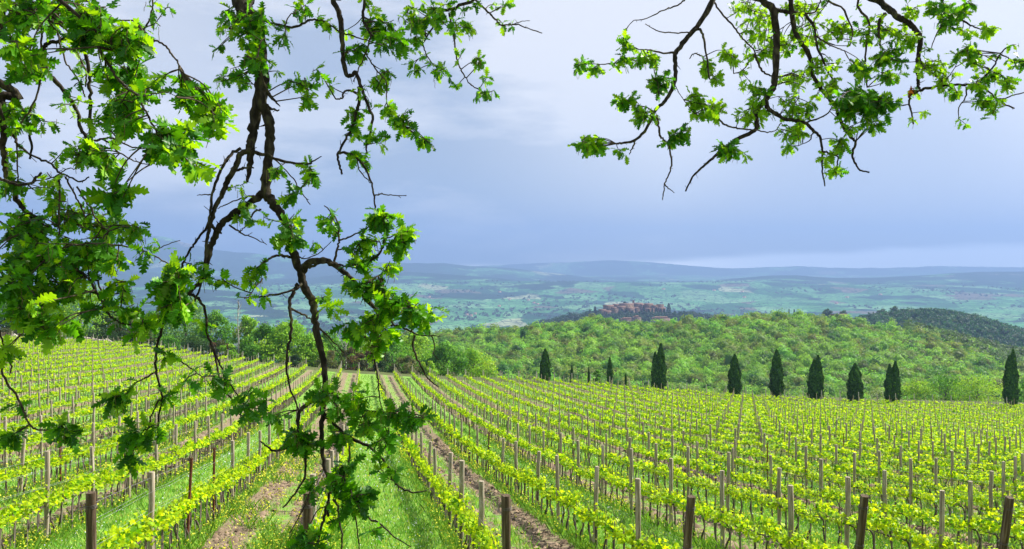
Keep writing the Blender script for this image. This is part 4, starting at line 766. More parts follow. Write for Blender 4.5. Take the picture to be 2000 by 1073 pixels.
class Oak:
    def __init__(s, label, root): s.root = empty('oak_tree', root, label, 'oak tree'); s.o = np.array(root, float); s.samples = []; s.parts = []
    def branch(s, name, px, Z0, Z1, w0, w1, sub=5, knob=.06, label=None, extra=None, mat=None):
        p = np.array([P(x, y, z) for (x, y), z in zip(px, np.linspace(Z0, Z1, len(px)))])
        rad = (w0 + (w1 - w0) * np.linspace(0, 1, len(px)) ** (1.7 if w0 >= 20 else 1.15 if w0 > 8 else 1.0)) * .5 * np.linspace(Z0, Z1, len(px)) / FPX
        if extra is not None: p = np.vstack([np.array(extra)[:, :3], p]); rad = np.concatenate([np.array(extra)[:, 3], rad])
        c = catmull(p, sub); r = np.interp(np.linspace(0, 1, len(c)), np.linspace(0, 1, len(rad)), rad)
        r = np.maximum(r * (1 + rng.normal(0, knob, len(r))), .0012); c[1:-1] += rng.normal(0, 1, (len(c) - 2, 3)) * (r[1:-1, None] * (.10 if w0 > 8 else .2) + .0008)
        g = Geo(); tube(g, c - s.o, r, 10 if w0 > 8 else 6)
        big = w0 > 5
        for i in range(2, len(c) - 1, 3):    # buds and broken snags
            if rng.random() < .45:
                d = rand_dirs(1)[0]; L = r[i] + rng.uniform(.006, .02 if not big else .035); tube(g, [c[i] - s.o, c[i] - s.o + d * L], [max(.0016, r[i] * .32), .0011], 4)
        s.samples.append(np.c_[c, r]); s.parts.append([name, g, mat or (M_bark if w0 > 5 else M_twig), label]); return s
    def nearest(s, q, above=False):
        A = np.concatenate([a[:, :3] for a in s.samples])
        if above: A = A[(HY - FPX * A[:, 2] / np.maximum(A[:, 1], .3) < -60) | (A[:, 0] / A[:, 1] < -.66) | (A[:, 0] / A[:, 1] > .66)]
        px_ = A[:, 0] / A[:, 1], A[:, 2] / A[:, 1]; return A[np.argmin(np.linalg.norm(A - q, axis=1))]
    def finish(s, clusters, leaf=.088, mult=1.0, brm=1.0, nfill=0, fill=lambda a, b: True):
        gt = Geo(); leaves = []; tips = []; Sx = np.concatenate(s.samples); Sp = np.c_[CX + FPX * Sx[:, 0] / Sx[:, 1], HY - FPX * Sx[:, 2] / Sx[:, 1], Sx[:, 1], Sx[:, 3]]
        Sp = Sp[(Sp[:, 0] > -20) & (Sp[:, 0] < 2020) & (Sp[:, 1] > -20) & np.array([fill(a, b) for a, b in Sp[:, :2]])]; clusters = list(clusters)
        for q in rng.integers(0, len(Sp), nfill): clusters.append((Sp[q, 0] + rng.normal(0, 16), Sp[q, 1] + rng.normal(4, 14), 12, 9, 2, Sp[q, 2] + rng.normal(0, .06), rng.choice([.2, .6, .9]), rng.uniform(.6, .95)))
        for cl in clusters:
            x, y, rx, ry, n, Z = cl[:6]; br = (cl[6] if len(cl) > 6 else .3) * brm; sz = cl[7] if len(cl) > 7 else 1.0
            m = max(1, int(round(n * mult / 6.5))); prev = None
            for q in range(m):
                a = rng.uniform(0, 6.28); rr = rng.random() ** .6; dz = rng.normal(0, max(rx, ry) * .55) * Z / FPX
                t = P(x + rx * .82 * rr * math.cos(a), y + ry * .82 * rr * math.sin(a), Z + dz) if m > 1 else P(x, y, Z)
                b = s.nearest(t, y < -40 or x < -60) if prev is None or rng.random() < .35 else prev
                dist = np.linalg.norm(t - b); mid = (t + b) / 2 + rand_dirs(1)[0] * dist * .10 + [0, 0, .04 * dist]
                c = catmull([b, mid, t], 4); tube(gt, c - s.o, np.linspace(min(.0042, .0022 + dist * .006), .0016, len(c)), 5); prev = mid if rng.random() < .5 else t
                tips.append((t, (t - mid) / (np.linalg.norm(t - mid) + 1e-6), br, sz))
        for (t, d, br, sz) in tips:
            k = int(rng.integers(5, 9))
            for i in range(k): leaves.append((t - d * rng.uniform(0, .05), d, br, sz))
        n = len(leaves); pos = np.array([l[0] for l in leaves]); d = np.array([l[1] for l in leaves]); br = np.array([l[2] for l in leaves]); sz = np.array([l[3] for l in leaves])
        dd = d * .35 + rand_dirs(n) * .95 + [0, 0, -.42]; nrm = rand_dirs(n) * .75 + [0, 0, .75]
        t = rng.random(n); col = np.where((t < br)[:, None], [[.20, .42, .012]], np.where((t < br + .4)[:, None], [[.075, .26, .008]], [[.032, .145, .008]])) * rng.uniform(.75, 1.25, (n, 1))  # light put into leaf colour: backlit, lit and shaded tones mixed per cluster
        fr = frames(dd, nrm); scl = leaf * sz * np.where(rng.random(n) < .18, rng.uniform(.35, .6, n), rng.uniform(.72, 1.2, n)); which = rng.integers(0, len(OAKS), n); g = Geo()
        for w in range(len(OAKS)):
            mk = which == w; T, F = OAKS[w]; T = T * [1, 1, 1]; instance(g, T, F, pos[mk] - s.o, fr[mk], scl[mk], col[mk])
        # catkins under the rosettes
        gc = Geo()
        for (t_, d_, br_, sz_) in tips:
            for q in range(int(rng.integers(0, 3))):
                L = rng.uniform(.02, .055); b0 = t_ + rand_dirs(1)[0] * .015 - s.o; zz = np.linspace(0, 1, 5)[:, None]; tube(gc, b0 + zz * [rng.normal(0, .006), rng.normal(0, .006), -L] + rng.normal(0, .0012, (5, 3)), .0011, 4, cap=False)
        for name, gg, mat, lb in s.parts:
            o = gg.build(name, mat, s.root, smooth_shade=True)
            if lb: o['label'] = lb
        gt.build('twigs', M_twig, s.root, smooth_shade=True); tag(g.build('leaves', M_oak, s.root, smooth_shade=True), kind='stuff'); tag(gc.build('catkins', M_catkin, s.root), kind='stuff')
        print('OAK leaves', n)
M_catkin = noise_mat('catkin', [(.3, (.10, .085, .03)), (.7, (.20, .17, .06))], rough=.9)
# left oak: trunk stands left of the camera, outside the frame
TA = np.array([-4.9, 1.3, gz(-4.9, 1.3)])
A = Oak('big oak at the left whose thick crooked limb hangs down to the bottom edge', TA)
gtr = Geo(); tube(gtr, catmull([[0, 0, -.5], [.05, 0, .5], [-.05, .1, 2.0], [.1, .1, 3.6], [.4, .4, 5.2], [.6, .7, 6.8]], 5), np.linspace(.38, .14, 26), 16); A.parts.append(['trunk', gtr, M_bark, None])
top = TA + [.2, .2, 4.4]
B = A.branch
B('limb', [(440, -60), (469, 7), (500, 56), (508, 130), (512, 165), (499, 224), (493, 261), (489, 298), (487, 330), (483, 356)], 3.7, 3.55, 34, 5, label='thick dark limb ending in a broken point', extra=[(*top, .12), (-3.6, 2.3, 3.3, .09), (-2.2, 3.3, 2.5, .06)])
B('limb', [(505, 180), (516, 212), (526, 240), (527, 262), (525, 298), (521, 335), (520, 362), (521, 383), (533, 396), (547, 417), (560, 440), (569, 477), (577, 505), (588, 535), (594, 560), (605, 580), (613, 594), (615, 620), (618, 650), (626, 681), (631, 705), (635, 740), (634, 775), (631, 810), (628, 840), (629, 875), (633, 909), (640, 935), (643, 965), (641, 1009)], 3.6, 3.35, 20, 5, sub=4, label='long crooked limb hanging to the bottom of the picture')
B('branch', [(523, 375), (507, 383), (480, 401), (459, 417), (438, 431), (425, 452), (412, 480), (405, 510), (398, 540), (386, 556), (367, 572), (350, 588)], 3.55, 3.4, 16, 7)
B('branch', [(367, 573), (388, 584), (402, 612), (404, 650), (414, 676), (426, 703), (438, 728), (456, 760), (478, 790), (511, 800)], 3.45, 3.3, 6, 2)
B('branch', [(402, 650), (416, 680), (425, 720), (432, 757), (456, 783), (464, 806), (472, 812)], 3.45, 3.3, 5, 2)
B('branch', [(489, 275), (484, 292), (469, 303), (461, 326), (443, 355), (434, 380), (421, 404), (415, 424), (409, 447), (404, 470), (402, 500), (396, 543), (380, 590)], 3.5, 3.4, 13, 4, label='mossy yellow-brown branch')
B('branch', [(412, 440), (420, 448), (432, 456)], 3.5, 3.45, 7, 4); B('branch', [(461, 334), (475, 330), (488, 326), (495, 328)], 3.5, 3.5, 6, 3)
B('branch', [(470, 290), (454, 300), (440, 318), (429, 337), (416, 372), (411, 406), (406, 438), (395, 455), (383, 472), (371, 489), (358, 512), (354, 530), (353, 553)], 3.45, 3.4, 6, 4)
B('branch', [(454, 300), (446, 308), (437, 318)], 3.4, 3.35, 5, 3); B('twig', [(440, 318), (420, 330), (408, 348)], 3.4, 3.4, 3, 1.5); B('twig', [(411, 380), (398, 381), (385, 382)], 3.4, 3.4, 3, 1.5)
B('branch', [(592, 530), (597, 520), (612, 510), (636, 510), (660, 522), (688, 547), (716, 585), (735, 605), (746, 633)], 3.45, 3.3, 14, 7, label='arching branch')
B('branch', [(746, 633), (765, 636), (781, 638), (797, 645), (812, 653), (835, 656), (860, 657)], 3.3, 3.3, 6, 2)
B('twig', [(810, 655), (807, 678), (815, 700), (824, 718), (835, 738), (846, 748), (856, 757)], 3.3, 3.3, 5, 2); B('twig', [(843, 657), (849, 675), (848, 692), (858, 705)], 3.3, 3.3, 3, 1.2)
B('branch', [(746, 633), (733, 653), (722, 667), (724, 680), (729, 695), (734, 715), (738, 742), (740, 765), (742, 783)], 3.3, 3.25, 6, 2.5); B('twig', [(738, 744), (746, 756), (752, 764)], 3.25, 3.25, 3, 2)
B('twig', [(700, 562), (722, 548), (745, 535)], 3.35, 3.3, 4, 2); B('branch', [(604, 523), (626, 513), (655, 517), (676, 520), (700, 526)], 3.42, 3.3, 6, 3)
B('branch', [(653, 512), (658, 490), (662, 470), (660, 436), (647, 416), (633, 402)], 3.4, 3.3, 5, 2); B('twig', [(662, 470), (677, 466), (695, 457), (712, 450), (730, 432)], 3.35, 3.25, 4, 2); B('twig', [(661, 488), (680, 484), (702, 476)], 3.4, 3.3, 3, 2)
B('branch', [(676, 520), (700, 515), (726, 508), (746, 488), (751, 467), (750, 436), (748, 410)], 3.35, 3.2, 6, 2); B('twig', [(751, 467), (770, 460), (790, 452)], 3.25, 3.2, 3, 1.5)
B('branch', [(570, 503), (555, 500), (540, 500), (527, 506), (515, 512)], 3.5, 3.35, 6, 4); B('twig', [(572, 490), (590, 505), (612, 500), (628, 490), (647, 472)], 3.5, 3.4, 3, 1.5); B('twig', [(512, 545), (500, 560), (485, 582)], 3.4, 3.3, 4, 2)
B('branch', [(588, 555), (578, 565), (557, 572), (522, 578), (505, 581)], 3.45, 3.3, 6, 3); B('branch', [(582, 555), (570, 578), (566, 600), (569, 643), (562, 680), (560, 720), (568, 760), (583, 801)], 3.42, 3.3, 8, 3)
B('branch', [(567, 602), (590, 614), (609, 626), (643, 660), (660, 676), (680, 700)], 3.5, 3.6, 5, 2); B('twig', [(604, 620), (622, 640), (640, 662), (668, 700)], 3.6, 3.7, 2, 1.5)
B('branch', [(638, 764), (625, 775), (611, 783), (590, 798), (583, 812), (583, 839), (592, 862), (597, 900), (594, 935), (575, 965), (552, 992)], 3.4, 3.3, 9, 3)
B('branch', [(630, 862), (600, 869), (575, 872), (538, 881), (522, 873), (509, 862)], 3.4, 3.3, 8, 3); B('branch', [(634, 750), (645, 764), (663, 777), (694, 797), (720, 803), (752, 806), (790, 800)], 3.4, 3.3, 9, 3)
B('branch', [(632, 808), (645, 820), (674, 849), (700, 864), (722, 874), (745, 895), (760, 915), (768, 938), (782, 952), (806, 962), (834, 959)], 3.4, 3.25, 8, 2.5); B('twig', [(770, 940), (778, 950), (778, 960)], 3.25, 3.25, 3, 2)
B('twig', [(682, 856), (683, 895), (675, 922)], 3.35, 3.3, 5, 3); B('branch', [(641, 960), (668, 975), (690, 985), (708, 995), (722, 1015), (740, 1022), (758, 1038), (771, 1050), (803, 1068)], 3.35, 3.2, 6, 2)
B('branch', [(650, 975), (659, 988), (662, 1013), (668, 1045), (666, 1085)], 3.35, 3.3, 5, 3); B('twig', [(690, 985), (694, 1005), (699, 1047), (704, 1085)], 3.3, 3.3, 4, 2); B('branch', [(641, 980), (633, 1010), (624, 1045), (614, 1090)], 3.35, 3.3, 7, 4); B('twig', [(641, 985), (618, 1000), (598, 1040), (575, 1062)], 3.3, 3.3, 3, 2); B('twig', [(600, 975), (592, 995), (566, 1042)], 3.3, 3.3, 4, 2)
B('branch', [(499, 298), (520, 303), (560, 317), (601, 320), (614, 313), (628, 306)], 3.5, 3.4, 8, 2); B('twig', [(605, 328), (605, 345), (592, 364)], 3.45, 3.4, 4, 2); B('twig', [(535, 311), (560, 335), (579, 358), (592, 380), (606, 400)], 3.5, 3.5, 3, 2)
B('snag', [(522, 180), (532, 192), (547, 208)], 3.55, 3.5, 9, 2); B('snag', [(518, 204), (528, 212), (545, 215)], 3.55, 3.5, 7, 3); B('twig', [(555, 470), (560, 440), (575, 418)], 3.4, 3.4, 3, 1.5)
B('branch', [(510, 410), (497, 414), (488, 430), (478, 445), (466, 455)], 3.5, 3.45, 5, 2); B('twig', [(448, 440), (470, 455), (492, 464), (521, 478)], 3.5, 3.45, 4, 1.5); B('twig', [(498, 384), (482, 385), (466, 390), (440, 400), (425, 408)], 3.5, 3.45, 4, 2)
# upper centre
B('branch', [(640, -40), (650, 0), (664, 30), (668, 74), (670, 110), (676, 145), (686, 148), (695, 142), (706, 171), (720, 209), (728, 228), (722, 261), (716, 280), (716, 300)], 3.9, 3.8, 11, 3, extra=[(*top, .08), (-3.0, 2.8, 2.9, .05), (-1.7, 3.6, 1.9, .03)], label='grey branch hanging from the top centre')
B('branch', [(700, 170), (703, 195), (695, 224), (690, 245), (676, 272), (661, 298), (662, 320), (668, 341)], 3.85, 3.8, 7, 4); B('branch', [(661, 300), (675, 299), (688, 303), (702, 315), (715, 332), (726, 358), (731, 391), (736, 425)], 3.8, 3.75, 6, 3); B('twig', [(732, 382), (750, 380), (772, 382), (794, 382)], 3.75, 3.7, 3, 1.5)
B('twig', [(697, 183), (684, 177), (672, 180), (668, 192), (655, 193)], 3.85, 3.8, 5, 3); B('twig', [(698, 300), (700, 328), (712, 345), (724, 358)], 3.8, 3.8, 3, 2)
B('branch', [(712, -50), (713, 0), (709, 37), (717, 55), (726, 70)], 4.0, 3.9, 7, 4, extra=[(-1.7, 3.7, 2.3, .03), (-1.2, 3.9, 1.7, .02)]); B('twig', [(712, 100), (724, 120), (736, 138), (754, 160), (756, 201), (772, 225), (790, 247)], 3.95, 3.8, 3, 2); B('twig', [(724, 68), (716, 100), (700, 135), (690, 160)], 3.9, 3.85, 4, 2)
B('branch', [(920, -40), (896, 11), (880, 18), (862, 26), (844, 56), (825, 86)], 4.3, 4.2, 7, 3, extra=[(-1.6, 3.8, 3.0, .03), (-.9, 4.1, 2.1, .02)]); B('twig', [(877, 26), (884, 60), (889, 92), (896, 127), (906, 146), (918, 164), (932, 174), (945, 183)], 4.25, 4.2, 4, 2)
B('branch', [(905, -30), (930, 0), (942, 14), (956, 26), (968, 38), (978, 49), (996, 48), (1012, 49), (1035, 57), (1059, 65)], 4.3, 4.2, 5, 2); B('twig', [(1005, 48), (1018, 42), (1035, 41)], 4.2, 4.2, 2, 1.2); B('twig', [(862, 26), (866, 44), (878, 55)], 4.2, 4.2, 3, 1.5)
B('branch', [(512, 40), (530, 45), (550, 50), (575, 54), (600, 42), (624, 39), (645, 50), (668, 64), (691, 71), (720, 80)], 3.7, 3.8, 6, 2.5); B('twig', [(556, 50), (566, 30), (578, 28), (582, 45)], 3.7, 3.7, 3, 1.2); B('branch', [(826, 88), (835, 110), (850, 130), (868, 140)], 4.2, 4.15, 3, 1.5)
# left mass
LB = (-3.4, 2.4, 2.6, .06)
B('branch', [(-15, -60), (2, 0), (3, 40), (9, 71), (27, 83), (57, 106), (85, 136), (115, 165), (132, 188), (150, 215), (156, 247), (168, 268), (182, 295), (184, 304), (175, 318)], 3.1, 3.2, 13, 4, extra=[(*top, .09), LB]); B('branch', [(-20, 150), (0, 189), (5, 233), (7, 286), (10, 320), (14, 345), (28, 375), (30, 387), (42, 404), (60, 420), (77, 428)], 3.3, 3.4, 15, 8, extra=[(*(top + [0, 0, -1]), .08), (-3.2, 2.6, 1.4, .05)])
B('branch', [(15, 160), (25, 180), (35, 201), (48, 228), (57, 251), (61, 286), (58, 311)], 3.3, 3.3, 8, 4); B('branch', [(-6, 190), (4, 224), (14, 250), (27, 267), (39, 286), (71, 308), (99, 320), (115, 336), (131, 343), (156, 355), (174, 346)], 3.2, 3.2, 6, 3)
B('branch', [(148, -40), (152, 0), (158, 40), (162, 78), (166, 106), (172, 133), (175, 159), (176, 198), (177, 251), (180, 280)], 3.3, 3.4, 8, 6, extra=[LB, (-2.3, 3.0, 1.9, .03)]); B('branch', [(48, -30), (55, 0), (67, 27), (85, 37), (110, 46), (131, 60), (138, 81), (152, 106), (165, 131), (168, 150), (167, 170)], 3.0, 3.1, 5, 3, extra=[LB])
B('branch', [(92, 38), (104, 52), (113, 66), (119, 92), (131, 126), (149, 150), (160, 170), (166, 190)], 3.05, 3.1, 4, 2.5); B('branch', [(80, -30), (80, 0), (81, 71), (80, 124), (74, 177), (58, 215), (35, 251), (32, 268), (34, 304), (34, 355)], 3.2, 3.2, 5, 3, extra=[LB]); B('branch', [(66, 104), (83, 97), (92, 85), (115, 81), (140, 69), (165, 62)], 3.25, 3.2, 9, 5)
B('branch', [(185, 60), (190, 90), (206, 118), (221, 142), (235, 160), (248, 172), (270, 188), (277, 203), (283, 215), (297, 242), (308, 262)], 2.8, 2.75, 6, 4, extra=[LB, (-2.2, 2.7, 1.5, .02)]); B('twig', [(270, 188), (285, 188), (301, 184), (325, 181), (345, 190)], 2.8, 2.8, 3, 1.5); B('branch', [(262, 40), (283, 66), (300, 76), (319, 88), (336, 106), (347, 122), (356, 143)], 2.95, 2.9, 5, 3); B('twig', [(270, 62), (283, 55), (290, 43), (294, 32), (298, 10), (299, -10)], 3.0, 3.0, 4, 3); B('twig', [(283, 54), (300, 47), (306, 42), (315, 30), (322, 18)], 3.0, 3.0, 2.5, 1.2)
B('branch', [(185, 275), (200, 272), (221, 271), (248, 283), (274, 291), (290, 291)], 3.1, 3.0, 5, 2); B('branch', [(200, 272), (218, 281), (230, 297), (257, 311), (282, 320), (301, 318)], 3.1, 3.0, 4, 2); B('branch', [(-15, 345), (0, 350), (26, 359), (53, 361), (69, 350), (81, 338)], 3.0, 3.0, 7, 5); B('twig', [(60, 357), (90, 350), (113, 342), (131, 330), (147, 330)], 3.0, 3.0, 3, 2)
B('twig', [(113, 341), (116, 365), (116, 400), (115, 431), (115, 460)], 3.2, 3.2, 5, 3); B('branch', [(128, 345), (135, 360), (150, 387), (160, 408), (168, 426)], 3.2, 3.2, 4, 3); B('branch', [(150, 365), (172, 399), (186, 426), (197, 438), (212, 452)], 3.2, 3.2, 4, 3); B('branch', [(60, 505), (96, 505), (113, 491), (138, 480), (177, 476), (221, 478), (271, 487), (295, 497), (310, 505), (350, 528)], 3.1, 3.0, 4, 2.5); B('twig', [(300, 490), (325, 479), (352, 470)], 3.0, 3.0, 2, 1.5)
B('branch', [(96, 505), (133, 519), (153, 528), (172, 545), (189, 572), (200, 590), (206, 606), (218, 620), (231, 629), (252, 635), (288, 641)], 3.1, 3.1, 6, 3, label='pale grey lower branch'); B('branch', [(172, 538), (185, 543), (197, 564), (210, 598), (216, 609), (236, 607)], 3.15, 3.1, 5, 2)
B('branch', [(-20, 690), (0, 713), (12, 745), (32, 773), (45, 800), (53, 822), (69, 838), (97, 840), (120, 838)], 3.2, 3.2, 5, 3); B('branch', [(-8, 640), (0, 652), (10, 682), (20, 713), (22, 730)], 3.2, 3.2, 5, 3); B('branch', [(345, 570), (330, 600), (324, 625), (312, 655), (305, 690), (305, 722), (310, 750), (316, 777), (311, 810), (308, 840), (307, 868)], 3.2, 3.15, 6, 3)
B('branch', [(305, 725), (285, 738), (270, 745), (256, 756), (245, 770)], 3.15, 3.1, 4, 2); B('branch', [(307, 680), (325, 690), (343, 700), (370, 718), (396, 737)], 3.2, 3.2, 4, 2); B('branch', [(312, 781), (298, 805), (292, 830), (280, 855), (258, 882), (245, 890)], 3.15, 3.1, 4, 2); B('twig', [(-5, 430), (40, 450), (90, 440), (150, 440)], 3.4, 3.4, 4, 2); B('branch', [(-10, 520), (60, 540), (140, 560), (200, 575), (250, 570)], 3.3, 3.3, 6, 3)
B('branch', [(-20, 480), (20, 560), (60, 600), (100, 625)], 3.2, 3.1, 6, 3); B('branch', [(346, 500), (348, 530), (345, 560)], 3.15, 3.15, 4, 3)
CA = [ # x, y, rx, ry, leaves, distance, share of leaves coloured as lit, size
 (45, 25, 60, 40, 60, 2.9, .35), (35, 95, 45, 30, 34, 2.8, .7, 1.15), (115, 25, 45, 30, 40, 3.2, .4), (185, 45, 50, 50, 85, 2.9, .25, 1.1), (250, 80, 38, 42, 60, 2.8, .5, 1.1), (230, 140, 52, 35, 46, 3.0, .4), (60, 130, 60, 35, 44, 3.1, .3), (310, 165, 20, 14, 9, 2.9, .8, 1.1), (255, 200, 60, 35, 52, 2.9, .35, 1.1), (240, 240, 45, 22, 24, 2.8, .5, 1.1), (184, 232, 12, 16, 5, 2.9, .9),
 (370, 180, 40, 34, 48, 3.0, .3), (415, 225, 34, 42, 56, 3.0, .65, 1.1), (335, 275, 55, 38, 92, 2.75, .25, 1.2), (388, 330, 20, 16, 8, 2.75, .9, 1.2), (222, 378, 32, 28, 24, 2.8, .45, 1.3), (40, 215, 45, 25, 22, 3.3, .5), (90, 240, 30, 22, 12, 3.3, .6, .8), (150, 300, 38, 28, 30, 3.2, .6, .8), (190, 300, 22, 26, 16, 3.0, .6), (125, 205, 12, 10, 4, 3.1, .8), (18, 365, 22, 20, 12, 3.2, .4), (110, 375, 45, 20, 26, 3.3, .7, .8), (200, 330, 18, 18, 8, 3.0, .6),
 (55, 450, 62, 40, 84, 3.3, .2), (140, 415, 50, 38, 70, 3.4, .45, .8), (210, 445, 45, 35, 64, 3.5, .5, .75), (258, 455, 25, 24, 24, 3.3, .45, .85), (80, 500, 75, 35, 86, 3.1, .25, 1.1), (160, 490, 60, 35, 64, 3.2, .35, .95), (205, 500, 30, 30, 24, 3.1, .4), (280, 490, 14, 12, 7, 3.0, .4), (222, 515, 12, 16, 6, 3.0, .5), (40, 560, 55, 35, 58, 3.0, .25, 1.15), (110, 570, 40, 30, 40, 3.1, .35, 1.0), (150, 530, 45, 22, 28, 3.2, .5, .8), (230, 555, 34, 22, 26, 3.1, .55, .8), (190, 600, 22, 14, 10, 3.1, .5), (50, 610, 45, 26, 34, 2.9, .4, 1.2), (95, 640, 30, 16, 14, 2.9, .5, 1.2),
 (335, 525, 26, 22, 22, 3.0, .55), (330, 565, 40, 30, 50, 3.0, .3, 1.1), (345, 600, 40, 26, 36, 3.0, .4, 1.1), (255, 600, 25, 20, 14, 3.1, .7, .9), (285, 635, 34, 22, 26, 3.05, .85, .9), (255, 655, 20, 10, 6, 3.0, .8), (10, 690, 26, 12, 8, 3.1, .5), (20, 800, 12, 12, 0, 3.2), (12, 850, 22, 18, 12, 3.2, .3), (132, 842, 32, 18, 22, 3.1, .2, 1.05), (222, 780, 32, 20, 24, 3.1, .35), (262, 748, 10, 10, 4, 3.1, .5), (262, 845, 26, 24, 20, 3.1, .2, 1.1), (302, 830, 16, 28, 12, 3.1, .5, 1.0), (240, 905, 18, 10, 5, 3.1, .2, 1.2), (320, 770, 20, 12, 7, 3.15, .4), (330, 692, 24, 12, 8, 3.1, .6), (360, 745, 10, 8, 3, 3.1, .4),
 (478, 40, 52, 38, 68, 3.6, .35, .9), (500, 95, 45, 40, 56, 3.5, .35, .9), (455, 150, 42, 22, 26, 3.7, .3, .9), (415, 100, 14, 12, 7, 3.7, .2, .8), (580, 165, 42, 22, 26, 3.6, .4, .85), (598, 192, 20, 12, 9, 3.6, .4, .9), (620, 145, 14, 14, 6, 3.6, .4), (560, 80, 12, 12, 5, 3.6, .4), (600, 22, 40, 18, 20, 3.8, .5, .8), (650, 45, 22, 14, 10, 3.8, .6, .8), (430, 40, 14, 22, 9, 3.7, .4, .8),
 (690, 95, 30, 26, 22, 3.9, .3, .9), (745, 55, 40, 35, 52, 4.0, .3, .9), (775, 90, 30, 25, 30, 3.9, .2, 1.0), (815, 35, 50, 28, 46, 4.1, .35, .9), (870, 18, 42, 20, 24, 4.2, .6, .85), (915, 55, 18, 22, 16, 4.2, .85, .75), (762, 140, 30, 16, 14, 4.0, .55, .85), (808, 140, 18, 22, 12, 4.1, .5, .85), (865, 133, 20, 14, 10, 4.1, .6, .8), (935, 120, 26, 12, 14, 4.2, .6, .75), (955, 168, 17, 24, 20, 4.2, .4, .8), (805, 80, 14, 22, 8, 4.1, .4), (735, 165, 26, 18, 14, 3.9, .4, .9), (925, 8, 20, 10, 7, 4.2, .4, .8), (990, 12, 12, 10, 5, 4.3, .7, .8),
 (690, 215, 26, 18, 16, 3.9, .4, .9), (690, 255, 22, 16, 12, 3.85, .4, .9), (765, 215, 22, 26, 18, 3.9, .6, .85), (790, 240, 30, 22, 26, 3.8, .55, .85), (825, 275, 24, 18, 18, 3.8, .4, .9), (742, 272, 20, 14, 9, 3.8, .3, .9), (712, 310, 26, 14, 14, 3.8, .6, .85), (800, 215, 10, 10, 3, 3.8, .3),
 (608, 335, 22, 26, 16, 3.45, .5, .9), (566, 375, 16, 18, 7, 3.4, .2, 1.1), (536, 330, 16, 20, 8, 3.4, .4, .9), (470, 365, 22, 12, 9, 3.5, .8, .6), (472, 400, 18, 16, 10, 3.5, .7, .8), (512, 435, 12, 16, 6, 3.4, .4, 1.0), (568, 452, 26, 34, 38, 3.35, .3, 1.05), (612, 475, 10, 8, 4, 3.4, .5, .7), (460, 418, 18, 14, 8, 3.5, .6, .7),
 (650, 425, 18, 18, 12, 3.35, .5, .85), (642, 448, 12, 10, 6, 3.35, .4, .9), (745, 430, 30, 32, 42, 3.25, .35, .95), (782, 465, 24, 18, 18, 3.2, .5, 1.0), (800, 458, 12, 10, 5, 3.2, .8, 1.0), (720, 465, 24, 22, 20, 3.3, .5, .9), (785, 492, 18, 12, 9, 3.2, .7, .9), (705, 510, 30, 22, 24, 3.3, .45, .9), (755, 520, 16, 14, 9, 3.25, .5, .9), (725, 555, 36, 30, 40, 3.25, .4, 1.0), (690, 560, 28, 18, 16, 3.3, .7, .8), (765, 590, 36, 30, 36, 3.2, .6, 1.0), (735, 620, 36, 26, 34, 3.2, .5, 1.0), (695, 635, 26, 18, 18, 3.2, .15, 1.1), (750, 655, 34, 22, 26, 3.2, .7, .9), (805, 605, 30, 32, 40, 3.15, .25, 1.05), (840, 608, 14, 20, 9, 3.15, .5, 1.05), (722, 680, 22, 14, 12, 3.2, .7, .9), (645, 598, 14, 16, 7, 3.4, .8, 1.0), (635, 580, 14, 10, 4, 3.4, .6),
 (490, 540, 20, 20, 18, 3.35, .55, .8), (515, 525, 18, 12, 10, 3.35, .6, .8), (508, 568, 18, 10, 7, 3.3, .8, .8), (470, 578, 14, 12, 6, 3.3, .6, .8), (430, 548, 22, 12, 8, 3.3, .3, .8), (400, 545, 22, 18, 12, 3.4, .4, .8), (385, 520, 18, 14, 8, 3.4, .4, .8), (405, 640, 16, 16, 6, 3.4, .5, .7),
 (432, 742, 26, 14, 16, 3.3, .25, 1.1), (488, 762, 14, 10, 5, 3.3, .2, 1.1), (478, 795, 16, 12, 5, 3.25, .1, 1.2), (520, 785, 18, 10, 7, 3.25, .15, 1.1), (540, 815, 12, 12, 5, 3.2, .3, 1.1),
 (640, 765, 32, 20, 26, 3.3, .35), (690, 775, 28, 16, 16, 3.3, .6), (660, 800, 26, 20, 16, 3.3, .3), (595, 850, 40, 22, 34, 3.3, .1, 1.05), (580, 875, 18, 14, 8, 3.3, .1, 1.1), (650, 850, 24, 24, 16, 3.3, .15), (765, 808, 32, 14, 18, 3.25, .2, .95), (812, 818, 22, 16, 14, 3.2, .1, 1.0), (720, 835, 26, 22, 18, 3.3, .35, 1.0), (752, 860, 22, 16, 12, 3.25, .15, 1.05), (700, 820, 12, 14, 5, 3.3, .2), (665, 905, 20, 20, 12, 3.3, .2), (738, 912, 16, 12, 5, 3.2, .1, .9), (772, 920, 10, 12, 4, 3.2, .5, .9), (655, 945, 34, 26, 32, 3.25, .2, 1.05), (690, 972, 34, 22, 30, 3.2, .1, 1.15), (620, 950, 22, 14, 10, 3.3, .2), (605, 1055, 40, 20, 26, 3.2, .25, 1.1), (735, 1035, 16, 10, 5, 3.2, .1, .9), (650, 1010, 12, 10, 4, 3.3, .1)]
# foliage of the same crown above and beside the frame, which shades the lower sprays
for q in range(20):
    a, b = rng.uniform(-100, 900), rng.uniform(-520, -60); CA.append((a, b, 130, 90, 60, rng.uniform(3.2, 5.0), .3))
for q in range(6): CA.append((rng.uniform(-420, -80), rng.uniform(-200, 700), 110, 110, 50, rng.uniform(2.8, 4), .3))
A.finish(CA, .064, 2.1, .8, 95, lambda a, b: (a < 330 and b < 640) or (a > 650 and b < 260) or (430 < a < 560 and b < 160))
